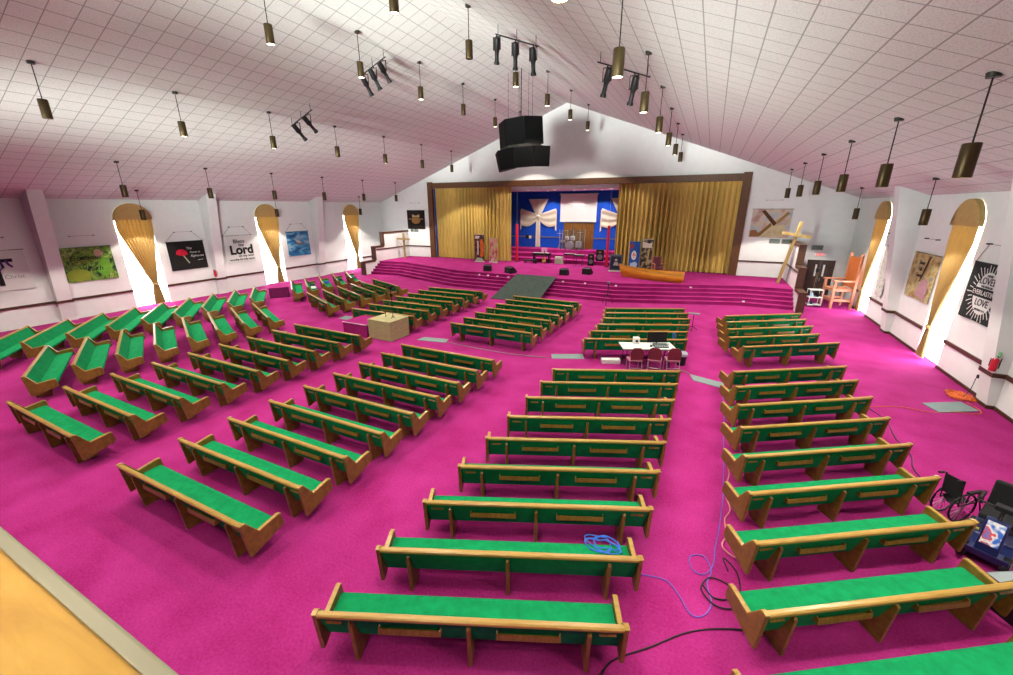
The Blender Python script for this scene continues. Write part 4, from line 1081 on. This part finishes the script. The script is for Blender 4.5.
# ------------------------------------------------------------------ right corner: big wooden throne and cart
th = thing('throne_chair', 'oversized reddish wooden throne chair in the right front corner', 'chair', (7.15, 29.3, 0), math.radians(-78))
W2 = 0.55
for sx in (-1, 1):
    MB().box(sx * W2 - 0.06, sx * W2 + 0.06, -0.55, -0.43, 0, 1.55).obj('leg', M_PINKW, th, bevel=0.01)
    MB().box(sx * W2 - 0.06, sx * W2 + 0.06, 0.43, 0.55, 0, 2.95).obj('leg', M_PINKW, th, bevel=0.01)
    MB().box(sx * W2 - 0.09, sx * W2 + 0.09, -0.62, 0.5, 1.55, 1.63).obj('armrest', M_PINKW, th, bevel=0.01)
    MB().box(sx * W2 - 0.04, sx * W2 + 0.04, -0.43, 0.43, 0.42, 0.56).obj('side_stretcher', M_PINKW, th)
    MB().lathe([(0.07, 0), (0.09, 0.06), (0.02, 0.16)], (sx * W2, 0.49, 2.95), 10).obj('finial', M_PINKW, th)
MB().box(-W2 + 0.06, W2 - 0.06, -0.53, 0.45, 0.98, 1.14).obj('seat', M_PINKW, th, bevel=0.01)
MB().box(-W2 + 0.06, W2 - 0.06, -0.53, -0.46, 0.42, 0.56).obj('front_stretcher', M_PINKW, th)
MB().box(-W2 + 0.06, W2 - 0.06, 0.44, 0.50, 1.2, 2.9).obj('backrest', wood_mat('orange_wood', '#a5501c', '#c06a30', stretch=(3, 3, 1)), th, bevel=0.01)
ct = thing('utility_cart', 'white utility cart with bottles beside the stage right wall', 'cart', (6.0, 28.9, 0), math.radians(10))
for z in (0.12, 0.55, 0.98): MB().box(-0.33, 0.33, -0.25, 0.25, z, z + 0.035).obj('shelf', M_WHITE, ct, bevel=0.006)
for sx in (-1, 1):
    for sy in (-1, 1):
        MB().cyl((sx * 0.31, sy * 0.23, 0.08), (sx * 0.31, sy * 0.23, 1.02), 0.016, n=8).obj('post', M_WHITE, ct)
        MB().cyl((sx * 0.31 - 0.015, sy * 0.23, 0.04), (sx * 0.31 + 0.015, sy * 0.23, 0.04), 0.04, n=12).obj('caster', M_BLACK, ct)
def bottle(x, y, z, m, label, h=0.22, r=0.05):
    o = MB().lathe([(r * 0.9, 0), (r, 0.02), (r, h * 0.62), (r * 0.4, h * 0.8), (r * 0.35, h)], (0, 0, 0), 12).obj('bottle', m, smooth=True)
    o.location = (x, y, z); tag(o, label, 'bottle', 'bottles on the white cart')
bottle(5.85, 28.85, 0.585, mat('pale_blue_plastic', '#a9d8e8', rough=0.4), 'pale blue bottle on the middle shelf of the white cart', 0.28, 0.08)
bottle(6.15, 28.9, 0.585, M_BLACK, 'black bottle on the middle shelf of the white cart', 0.3, 0.07)
bottle(5.9, 28.8, 0.155, mat('navy_plastic', '#1b2348', rough=0.4), 'navy bottle on the bottom shelf of the white cart', 0.2, 0.07)
mp = thing('lamp_stand', 'slender brown stand with a dark head behind the white cart', 'stand', (6.1, 30.0, 0))
MB().cyl((0, 0, 0), (0, 0, 0.03), 0.16, n=16).obj('base', M_DKMET, mp)
MB().cyl((0, 0, 0.03), (0, 0, 1.85), 0.018, n=8).obj('shaft', M_OAK, mp)
MB().lathe([(0.02, 0), (0.09, 0.04), (0.09, 0.22), (0.02, 0.3)], (0, 0, 1.85), 12).obj('head', M_BLACKC, mp)

# ------------------------------------------------------------------ sound desk: table, chairs, bin
A = math.radians(23.4)
du = Vector((math.cos(A), math.sin(A))); dn = Vector((-math.sin(A), math.cos(A)))
def desk(along, perp): p = Vector((-1.98, 15.32)) + du * along + dn * perp; return p.x, p.y
tx, ty = desk(0.30, -0.47)
tb = thing('folding_table', 'white folding table behind the front right centre pews', 'table', (tx, ty, 0), A)
MB().box(-0.95, 0.95, -0.38, 0.38, 0.71, 0.75).obj('tabletop', mat('white_laminate', '#d5d9d2', rough=0.5), tb, bevel=0.01)
for sx in (-1, 1):
    for sy in (-1, 1): MB().cyl((sx * 0.78, sy * 0.3, 0), (sx * 0.78, sy * 0.28, 0.71), 0.015, n=8).obj('leg', M_DKMET, tb)
    MB().cyl((sx * 0.78, -0.29, 0.12), (sx * 0.78, 0.29, 0.12), 0.012, n=8).obj('brace', M_DKMET, tb)
def ontable(a, p, z=0.75): x, y = tx + du.x * a + dn.x * p, ty + du.y * a + dn.y * p; return (x, y, z)
mn = thing('computer_monitor', 'black computer monitor on the sound desk', 'monitor', ontable(0.4, 0.2), A + 0.05)
MB().box(-0.36, 0.36, -0.02, 0.02, 0.06, 0.46).obj('panel', M_BLACK, mn, bevel=0.008)
MB().box(-0.12, 0.12, -0.08, 0.08, 0, 0.015).cyl((0, 0.02, 0.015), (0, 0.02, 0.2), 0.02).obj('stand', M_BLACK, mn)
mx = thing('sound_mixer', 'dark sound mixer lying before the monitor on the desk', 'mixer', ontable(0.45, -0.12), A)
MB().prism([(-0.15, 0), (-0.15, 0.03), (0.15, 0.09), (0.15, 0)], -0.25, 0.25, axis='x').obj('case', mat('mixer_grey', '#4c5656', rough=0.5), mx, bevel=0.006)
kn = MB()
for i in range(8): kn.box(-0.21 + i * 0.06, -0.19 + i * 0.06, -0.1, -0.07, 0.035, 0.06)
kn.obj('faders', M_WHITE, mx)
wb = thing('white_box', 'small white box with a dark hole standing on the sound desk', 'box', ontable(-0.35, 0.22), A)
MB().box(-0.11, 0.11, -0.1, 0.1, 0, 0.24).obj('case', M_WHITE, wb, bevel=0.01)
MB().prism(ell(0, 0.12, 0.05, 0.05, 16), -0.1, -0.106, axis='y').obj('lens', M_INK, wb)
o = MB().box(-0.15, 0.15, -0.11, 0.11, 0, 0.012).obj('paper_sheet', M_WHITE); o.location = ontable(-0.05, 0.02); o.rotation_euler = (0, 0, A + 0.1); tag(o, 'white paper lying in the middle of the sound desk', 'paper')
o = MB().lathe([(0.03, 0), (0.04, 0.01), (0.04, 0.1), (0.035, 0.1)], (0, 0, 0), 12).obj('cup', M_WHITE, smooth=True); o.location = ontable(0.78, 0.05); tag(o, 'white cup at the right end of the sound desk', 'cup')
o = MB().box(-0.04, 0.04, -0.06, 0.06, 0, 0.04).obj('headset', M_BLACK); o.location = ontable(0.12, -0.1); tag(o, 'small black device on the sound desk beside the mixer', 'device')
def stack_chair(along, perp, turn, label):
    x, y = desk(along, perp)
    r = thing('stacking_chair', label, 'chair', (x, y, 0), A + turn, 'burgundy chairs at the sound desk')
    MB().box(-0.23, 0.23, -0.22, 0.22, 0.42, 0.48).obj('seat', mat('dusty_pink_seat', '#b06a7e', rough=0.7), r, bevel=0.02)
    bk = [(-0.21, 0.52), (0.21, 0.52), (0.23, 0.78), (0.19, 0.90), (0.1, 0.96), (-0.1, 0.96), (-0.19, 0.90), (-0.23, 0.78)]
    MB().prism(bk, -0.30, -0.25, axis='y').obj('backrest', M_BURG, r, bevel=0.015)
    for sx in (-1, 1):
        MB().tube([(sx * 0.21, 0.22, 0), (sx * 0.21, 0.2, 0.43)], 0.012).obj('leg', M_STEEL, r)
        MB().tube([(sx * 0.21, -0.3, 0), (sx * 0.21, -0.2, 0.42), (sx * 0.21, -0.28, 0.85)], 0.012).obj('leg', M_STEEL, r)
    MB().cyl((-0.21, -0.24, 0.2), (0.21, -0.24, 0.2), 0.01, n=6).obj('stretcher', M_STEEL, r)
stack_chair(-0.30, -1.12, 0.0, 'burgundy stacking chair, left one at the white sound desk')
stack_chair(0.42, -1.1, -0.35, 'burgundy stacking chair turned a little, middle one at the sound desk')
stack_chair(1.02, -1.1, -0.1, 'burgundy stacking chair, right one at the white sound desk')
x, y = desk(1.62, -0.42)
bi = thing('waste_bin', 'black waste bin with a pale liner at the right end of the sound desk', 'bin', (x, y, 0))
MB().lathe([(0.14, 0), (0.18, 0.42), (0.19, 0.42), (0.165, 0.05)], (0, 0, 0), 16).obj('bucket', M_BLACK, bi, smooth=True)
MB().lathe([(0.195, 0.36), (0.2, 0.46), (0.15, 0.5), (0.05, 0.44)], (0, 0, 0), 16).obj('liner', mat('liner', '#9fa3ae', rough=0.4), bi, smooth=True)
x, y = desk(-0.95, -0.34)
o = MB().box(-0.34, 0.34, -0.13, 0.13, 0, 0.16).obj('white_carton', M_WHITE, bevel=0.01); o.location = (x, y, 0); o.rotation_euler = (0, 0, A); tag(o, 'long white carton on the carpet under the left end of the sound desk', 'box')
x, y = desk(1.35, -0.62 + 1.55)
# bottle and bag hung on pew ends
o = MB().box(-0.055, 0.055, -0.04, 0.04, 0, 0.36).obj('blue_bag', mat('blue_bag_cloth', '#2f6fb0', rough=0.7), bevel=0.02)
p2 = Vector((-2.01, 16.43)) + du * 1.35
o.location = (p2.x + dn.x * -0.09, p2.y + dn.y * -0.09, 0.46); o.rotation_euler = (0, 0, A); tag(o, 'blue bag hanging on the back of the pew before the sound desk', 'bag')

# ------------------------------------------------------------------ plywood box, carpeted plinth, plum box
pb = thing('plywood_box', 'tall plywood box standing in the cross aisle with a pole on top', 'box', (-12.52, 13.68, 0), math.radians(-2))
MB().box(-0.65, 0.65, -0.6, 0.6, 0, 0.84).obj('carcass', M_PLY, pb, bevel=0.006)
MB().box(-0.66, 0.66, -0.61, 0.61, 0.84, 0.87).obj('lid', M_PLY, pb, bevel=0.004)
mp = thing('camera_pole', 'thin black pole with a small camera standing on the plywood box', 'camera pole', (-12.2, 13.65, 0.87))
for a in (0.3, 2.4, 4.5): MB().tube([(0, 0, 0.14), (0.12 * math.cos(a), 0.12 * math.sin(a), 0.012)], 0.01).obj('foot', M_BLACK, mp)
MB().cyl((0, 0, 0.1), (0, 0, 1.35), 0.014, n=8).obj('shaft', M_DKMET, mp)
MB().box(-0.05, 0.05, -0.09, 0.09, 1.35, 1.47).cyl((0, -0.09, 1.41), (0, -0.16, 1.41), 0.035).obj('camera_body', M_BLACK, mp, bevel=0.008)
MB().box(-0.06, 0.06, -0.02, 0.02, 1.0, 1.12).obj('bracket', M_DKMET, mp)
o = MB().lathe([(0.03, 0), (0.035, 0.02), (0.015, 0.03), (0.012, 0.16), (0.03, 0.18), (0.02, 0.22)], (0, 0, 0), 12).obj('microphone', M_BLACK, smooth=True); o.location = (-12.75, 13.8, 0.87); tag(o, 'small black microphone standing on the plywood box', 'microphone')
pl = thing('carpeted_plinth', 'low magenta carpeted platform beside the plywood box', 'platform', (-14.0, 13.72, 0))
MB().box(-0.72, 0.72, -0.64, 0.64, 0, 0.55).obj('body', M_CARPET, pl)
MB().box(-0.74, 0.74, -0.66, 0.66, 0.55, 0.58).obj('edge_board', mat('pale_pink_edge', '#d39ab8', rough=0.8), pl)
MB().box(-0.70, 0.70, -0.60, 0.62, 0.58, 0.595).obj('carpet_top', M_CARPET, pl)
pu = thing('plum_box', 'plum carpeted low box under the middle left window', 'box', (-25.40, 17.68, 0), math.radians(53))
MB().box(-0.56, 0.56, -0.95, 0.95, 0, 0.64).obj('body', M_PURPLE, pu)
MB().box(-0.58, 0.58, -0.97, 0.97, 0.64, 0.67).obj('lid', M_CARPET, pu)

# tripod by the stage
tr = thing('tripod', 'black camera tripod standing in the aisle before the stage steps', 'tripod', (-5.0, 24.35, 0))
for a in (0.9, 2.7, 4.7):
    ca, sa = math.cos(a), math.sin(a)
    MB().tube([(0.04 * ca, 0.04 * sa, 0.85), (0.38 * ca, 0.38 * sa, 0.01)], 0.018).obj('leg', M_BLACK, tr)
MB().cyl((0, 0, 0.5), (0, 0, 1.15), 0.02, n=8).obj('column', M_BLACK, tr)
MB().box(-0.05, 0.05, -0.06, 0.06, 1.15, 1.25).cyl((0, 0, 1.2), (0.0, -0.25, 1.08), 0.012).obj('head', M_BLACK, tr)
MB().box(-0.07, 0.07, -0.1, 0.1, 1.25, 1.36).obj('camera_body', M_GREY, tr, bevel=0.01)
tr2 = thing('music_stand', 'dark folding music stand at the right end of the front pews', 'music stand', (-0.15, 20.6, 0))
for a in (0.5, 2.6, 4.7): MB().cyl((0, 0, 0.2), (0.26 * math.cos(a), 0.26 * math.sin(a), 0.012), 0.012, n=6).obj('leg', M_BLACK, tr2)
MB().cyl((0, 0, 0.15), (0, 0, 0.8), 0.014, n=8).obj('shaft', M_BLACK, tr2)
MB().box(-0.25, 0.25, -0.15, 0.15, 0.8, 0.82).obj('desk', M_GREY, tr2)

# ------------------------------------------------------------------ floor mats and cables
def mat_sheet(name, pts_, m, label, h=0.012, cat='mat', group=None):
    o = MB().prism(pts_, 0.001, h, axis='z').obj(name, m)
    return tag(o, label, cat, group)
mat_sheet('floor_mat', [(-11.04, 13.72), (-9.7, 13.95), (-9.82, 14.42), (-11.0, 14.2)], M_GMAT, 'grey floor mat in the cross aisle right of the plywood box')
mat_sheet('floor_mat', [(-5.05, 14.55), (-4.85, 14.08), (-3.72, 14.6), (-3.92, 15.1)], M_GMAT, 'grey green floor mat in the aisle left of the sound desk')
mat_sheet('floor_mat', [(0.02, 14.7), (0.16, 14.16), (1.0, 13.9), (1.12, 14.36)], M_GMAT, 'grey green floor mat bridging the aisle right of the sound desk')
mat_sheet('floor_mat', [(-17.05, 14.9), (-16.3, 14.92), (-16.6, 15.5), (-17.15, 15.5)], M_GMAT, 'small grey floor mat left of the magenta platform')
mat_sheet('floor_mat', [(6.36, 15.27), (7.44, 15.87), (7.62, 15.3), (6.56, 14.7)], mat('slate_mat', '#6d7f7d', rough=0.6, noise=0.08, scale=5), 'slate grey board on the carpet near the right wall', 0.02, 'board')
def smooth(pts_, n=10):
    P = [Vector(p if len(p) == 3 else (p[0], p[1], 0.014)) for p in pts_]
    P = [P[0] * 2 - P[1]] + P + [P[-1] * 2 - P[-2]]
    out = []
    for i in range(1, len(P) - 2):
        for k in range(n):
            t = k / n
            a, b_, c, d_ = P[i - 1], P[i], P[i + 1], P[i + 2]
            out.append(0.5 * ((2 * b_) + (c - a) * t + (2 * a - 5 * b_ + 4 * c - d_) * t * t + (3 * b_ - a - 3 * c + d_) * t ** 3))
    out.append(P[-2]); return out
def cable(pts_, m, label, r=0.011, group=None):
    return tag(MB().tube(smooth(pts_), r, 6).obj('cable', m), label, 'cable', group)
M_CBLUE = mat('blue_cable', '#6f5cc0', rough=0.5)
M_CBLK = mat('black_cable', '#2a1a24', rough=0.5)
M_CPINK = mat('pink_cable', '#e08a90', rough=0.5)
M_CORG = mat('orange_cable', '#e86a1e', rough=0.5)
cable([(-0.75, 5.4), (-0.27, 5.48), (0.1, 5.53), (0.3, 5.34), (0.48, 5.09), (0.65, 5.16), (0.74, 5.41), (0.68, 5.75), (0.74, 6.05), (0.62, 6.3), (0.42, 6.2), (0.45, 5.95), (0.62, 5.9), (0.76, 6.15), (0.8, 6.6), (0.86, 7.1), (0.94, 8.03), (0.98, 9.2), (1.0, 10.4), (1.05, 12.2), (1.02, 13.6)], M_CBLUE, 'long blue cable winding up the aisle left of the right wall pews', 0.009)
cable([(-0.52, 3.6), (-0.42, 3.95), (0.02, 4.37), (0.49, 4.82), (1.06, 5.13), (1.7, 5.3)], M_CBLK, 'dark cable crossing the aisle behind the last two pews', 0.012)
cable([(0.62, 5.68, 0.02), (0.78, 5.52, 0.02), (1.0, 5.62, 0.02), (0.98, 5.85, 0.02), (0.72, 5.88, 0.02), (0.6, 5.6, 0.03), (0.8, 5.38, 0.03), (1.08, 5.5, 0.02), (1.14, 5.85), (1.1, 6.2), (0.92, 6.4), (0.98, 6.15)], M_CBLK, 'dark coiled cable at the aisle end of the right wall pews', 0.012)
cable([(1.17, 6.5, 0.04), (1.05, 6.48, 0.04), (0.9, 6.65, 0.04), (0.98, 7.0), (0.96, 7.4), (1.06, 7.75), (0.98, 8.3), (1.08, 9.0), (1.0, 9.6)], M_CPINK, 'pale pink cable beside the blue cable in the right aisle', 0.012)
cable([(4.83, 14.18), (5.02, 13.5), (4.92, 12.44), (4.95, 11.6), (4.8, 11.0), (4.8, 10.27), (4.62, 9.6), (4.6, 8.98)], M_CBLK, 'thin dark cable along the right ends of the right wall pews', 0.012)
cable([(4.8, 14.25), (5.69, 14.67), (6.3, 14.62), (6.9, 14.9), (7.5, 15.05), (7.66, 15.4), (7.6, 15.9)], M_CORG, 'thin orange cord running past the slate grey board', 0.009)
pts_ = []
rr = random.Random(3)
for k in range(90):
    a = k * 2.1 + rr.random() * 1.5; r_ = 0.08 + 0.34 * rr.random()
    pts_.append((7.62 + r_ * math.cos(a) * 0.85, 16.35 + r_ * math.sin(a) * 1.2, 0.016 + 0.05 * rr.random()))
tag(MB().tube(smooth(pts_, 4), 0.012, 6).obj('extension_cord', M_CORG), 'tangled heap of orange extension cord at the foot of the right wall', 'cord')
tag(MB().tube(smooth([(7.6, 16.2, 0.05), (7.8, 16.4, 0.25), (7.95, 16.65, 0.55), (7.99, 16.69, 0.6)], 6), 0.01, 6).obj('power_lead', M_CBLK), 'short dark lead from the orange cord heap up to the socket', 'lead')
# blue coil lying on the pew
pts_ = []
for k in range(60):
    a = k * 0.52; r_ = 0.17 + 0.07 * math.sin(k * 0.7)
    pts_.append((-0.88 + r_ * 1.3 * math.cos(a), 5.30 + r_ * 0.75 * math.sin(a), 0.497 + 0.012 * (k % 4)))
tag(MB().tube(smooth(pts_, 4), 0.009, 6).obj('cable_coil', mat('bright_blue_cable', '#2f66c8', rough=0.5)), 'coil of bright blue cable lying on a green pew seat', 'cable')
# conduit taped across the aisle
cable([(-9.7, 14.02), (-8.0, 13.9), (-6.5, 13.88), (-5.0, 14.1)], mat('grey_cable', '#8d7f86', rough=0.6), 'grey cable behind the rearmost front pew left of the aisle', 0.016)
cable([(0.02, 14.72), (-0.25, 14.95), (-0.5, 15.1)], mat('grey_cable', '#8d7f86'), 'grey cable from the sound desk to the aisle mat', 0.016)

# folded clothes left on the far left pews
def garment(key, along, m, label, wd=0.5):
    o_ = PEWS[key]; a = o_.rotation_euler.z
    d1 = Vector((math.cos(a), math.sin(a))); n1 = Vector((-math.sin(a), math.cos(a)))
    p = Vector(o_.location[:2]) + d1 * along + n1 * 0.42
    def fn(u, v): 
        e = min(1, 4 * min(u, 1 - u, v, 1 - v) + 0.15)
        return Vector(((u - 0.5) * wd, (v - 0.5) * 0.32, 0.03 + 0.08 * e + 0.03 * math.sin(u * 7 + v * 5) * e))
    g = MB().sheet(fn, 14, 10, 0.03).obj('folded_garment', m, smooth=True)
    g.location = (p.x, p.y, 0.50); g.rotation_euler = (0, 0, a); tag(g, label, 'clothing')
garment('Ff2', -0.7, mat('dark_garment', '#263028', rough=0.9), 'dark folded garment on the left end of a far left front pew', 0.9)
garment('Ff2', 0.5, M_CLOTHW, 'white folded garment on a far left front pew', 0.6)
garment('Ff3', -0.4, mat('blue_garment', '#2a4fae', rough=0.9), 'blue folded garment on a far left front pew', 0.6)
garment('Ff4', -0.5, mat('black_garment', '#20242c', rough=0.9), 'black folded garment on a pew near the farthest left window', 0.6)
garment('Ff5', -0.3, mat('grey_garment', '#4c5552', rough=0.9), 'grey folded garment on the frontmost far left pew', 0.6)
# hymnals in the rear racks
def hymnals(key, xs, label):
    o_ = PEWS[key]; a = o_.rotation_euler.z
    for i, xx in enumerate(xs):
        p = Vector((math.cos(a), math.sin(a))) * xx + Vector((-math.sin(a), math.cos(a))) * 0.075
        bo = thing('envelope_bundle', label[i], 'envelopes', (o_.location.x + p.x, o_.location.y + p.y, 0.552), a)
        for k in range(3): MB().box(-0.06 + k * 0.045, -0.02 + k * 0.045, -0.02 + 0.008 * k, -0.01 + 0.008 * k, 0, 0.13 + 0.01 * k).obj('envelope', M_BROWN if k % 2 else M_PLY, bo)
# ------------------------------------------------------------------ mobility scooter and folded equipment
M_BLUEP = mat('blue_body_panel', '#1c2654', rough=0.3)
sc_ = thing('mobility_scooter', 'black and blue mobility scooter with a stickered front parked by the right pews', 'mobility scooter', (4.99, 8.55, 0), math.radians(238))
# local: +x forward
def wheel(x, y, r_, wd, parent):
    o = MB().lathe([(r_ * 0.55, -wd / 2), (r_ * 0.95, -wd / 2), (r_, -wd / 4), (r_, wd / 4), (r_ * 0.95, wd / 2), (r_ * 0.55, wd / 2)], (0, 0, 0), 20, Matrix.Translation((x, y, r_)) @ Matrix.Rotation(PI / 2, 4, 'X')).obj('wheel', M_BLACK, parent, smooth=True)
    MB().cyl((x, y - wd / 2 - 0.01, r_), (x, y + wd / 2 + 0.01, r_), r_ * 0.5, n=16).obj('hub', M_GREY, o)
for y in (-0.28, 0.28): wheel(-0.35, y, 0.16, 0.1, sc_); wheel(0.5, y * 0.85, 0.15, 0.09, sc_)
MB().prism([(-0.55, 0.14), (0.3, 0.12), (0.62, 0.16), (0.66, 0.3), (0.3, 0.2), (-0.05, 0.2), (-0.15, 0.36), (-0.55, 0.36)], -0.27, 0.27, axis='y').obj('chassis', M_BLUEP, sc_, bevel=0.02)
MB().prism([(0.36, 0.2), (0.62, 0.2), (0.6, 0.42), (0.46, 0.82), (0.38, 0.82)], -0.13, 0.13, axis='y').obj('front_fairing', M_BLUEP, sc_, bevel=0.02)
MB().prism([(0.603, 0.43), (0.615, 0.43), (0.487, 0.79), (0.475, 0.79)], -0.10, 0.10, axis='y').obj('sticker_panel', ramp_mat('sticker_print', [(0.35, '#2c62c0'), (0.48, '#e8e8e8'), (0.55, '#d63a2a'), (0.7, '#3b74c4')], scale=9, detail=1), sc_)
MB().tube([(0.42, 0, 0.8), (0.34, 0, 0.98)], 0.025).tube([(0.3, -0.3, 0.98), (0.36, -0.12, 1.0), (0.36, 0.12, 1.0), (0.3, 0.3, 0.98)], 0.018).obj('handlebar', M_BLACK, sc_)
MB().box(0.28, 0.42, -0.1, 0.1, 0.97, 1.05).obj('dash', M_BLACK, sc_, bevel=0.015)
MB().box(-0.5, -0.02, -0.25, 0.25, 0.5, 0.6).obj('seat', M_BLACKC, sc_, bevel=0.04)
MB().box(-0.56, -0.46, -0.24, 0.24, 0.6, 1.08).obj('backrest', M_BLACKC, sc_, bevel=0.04)
MB().cyl((-0.28, 0, 0.34), (-0.28, 0, 0.5), 0.05).obj('seat_post', M_GREY, sc_)
for s in (-1, 1): MB().tube([(-0.5, s * 0.3, 0.55), (-0.5, s * 0.3, 0.78), (-0.1, s * 0.3, 0.8)], 0.03).obj('armrest', M_BLACK, sc_)
MB().box(-0.2, -0.08, -0.28, -0.18, 0.2, 0.28).obj('reflector', mat('yellow_reflector', '#c9c43a', rough=0.4), sc_)
# folded wheelchair
wc = thing('wheelchair', 'folded black wheelchair with slim wheels lying beside the mobility scooter', 'wheelchair', (4.78, 9.35, 0), math.radians(35))
for y in (-0.14, 0.14):
    rg = [(0.29 * math.cos(a), y, 0.3 + 0.29 * math.sin(a)) for a in [2 * PI * k / 28 for k in range(29)]]
    wo = MB().tube(rg, 0.018, 6).obj('wheel', M_BLACK, wc)
    sp_ = MB()
    for k in range(8):
        a = PI * k / 8
        sp_.cyl((0.28 * math.cos(a), y, 0.3 + 0.28 * math.sin(a)), (-0.28 * math.cos(a), y, 0.3 - 0.28 * math.sin(a)), 0.004, n=4)
    sp_.obj('spokes', M_STEEL, wo)
    MB().tube([(-0.3, y, 0.92), (-0.18, y, 0.9), (-0.12, y, 0.35), (0.35, y, 0.4), (0.5, y, 0.1)], 0.014).obj('frame', M_DKMET, wc)
    MB().cyl((-0.36, y, 0.92), (-0.26, y, 0.91), 0.022).obj('grip', M_BLACK, wc)
    MB().box(0.0, 0.32, y - 0.03, y + 0.03, 0.6, 0.64).obj('armrest', M_BLACKC, wc, bevel=0.01)
    MB().tube([(0.05, y, 0.4), (0.05, y, 0.6)], 0.012).tube([(0.28, y, 0.4), (0.28, y, 0.6)], 0.012).obj('arm_post', M_DKMET, wc)
MB().sheet(lambda u, v: Vector((-0.1 + 0.42 * u, -0.13 + 0.26 * v, 0.42 - 0.1 * math.sin(PI * v))), 6, 8, 0.01).obj('seat_sling', M_BLACKC, wc, smooth=True)
MB().sheet(lambda u, v: Vector((-0.15 - 0.04 * u, -0.13 + 0.26 * v, 0.5 + 0.38 * u)), 6, 8, 0.01).obj('back_sling', M_BLACKC, wc, smooth=True)
# walker frame behind and rollator bag
rl = thing('rollator', 'black rollator walker with a seat bag standing behind the mobility scooter', 'walker', (5.95, 9.75, 0), math.radians(110))
for y in (-0.25, 0.25):
    MB().tube([(0.3, y, 0.14), (0.18, y, 0.55), (-0.05, y, 0.92), (-0.2, y, 0.95)], 0.016).obj('frame', M_DKMET, rl)
    MB().tube([(-0.28, y, 0.14), (0.05, y, 0.6)], 0.016).obj('frame', M_DKMET, rl)
    wheel(0.3, y, 0.1, 0.035, rl); wheel(-0.28, y, 0.1, 0.035, rl)
MB().box(-0.12, 0.16, -0.24, 0.24, 0.56, 0.62).obj('seat', M_BLACK, rl, bevel=0.015)
MB().box(-0.05, 0.18, -0.2, 0.2, 0.3, 0.55).obj('bag', M_BLACKC, rl, bevel=0.04)
# dark flat case by the last pew
cs = thing('flat_case', 'grey topped flat black case on the carpet by the right pew ends', 'case', (4.98, 7.0, 0), math.radians(28))
MB().box(-0.48, 0.48, -0.62, 0.62, 0, 0.4).obj('body', M_BLACK, cs, bevel=0.02)
MB().box(-0.42, 0.46, -0.58, 0.58, 0.4, 0.43).obj('lid', mat('grey_lid', '#8b9496', rough=0.35), cs, bevel=0.01)
MB().cyl((-0.46, -0.6, 0.43), (-0.46, 0.6, 0.43), 0.035).obj('edge_roll', M_BLACK, cs)

# recess down lights
dl = bpy.data.lights.new('recess_downlight', 'SPOT'); dl.energy = 330; dl.spot_size = math.radians(120); dl.spot_blend = 0.5; dl.shadow_soft_size = 0.08; dl.color = (1, 0.95, 0.9)
for i, (x, y) in enumerate(((-14.6, 34.6), (-12.1, 34.4), (-9.6, 34.6), (-7.4, 34.5), (-13.4, 36.3), (-11.0, 36.2), (-8.6, 36.3))):
    r = thing('recessed_downlight', 'small round downlight in the white ceiling of the blue recess', 'ceiling light', (x, y, 6.97), 0, 'downlights in the recess ceiling')
    MB().lathe([(0.06, 0), (0.11, -0.004), (0.12, -0.012), (0.07, -0.02)], (0, 0, 0), 16).obj('trim_ring', M_WHITE, r, smooth=True)
    MB().cyl((0, 0, -0.021), (0, 0, -0.024), 0.07, n=16).obj('lens', M_LENS_ON, r)
    l = bpy.data.objects.new('recess_downlight', dl); COL.objects.link(l); l.location = (x, y, 6.93)
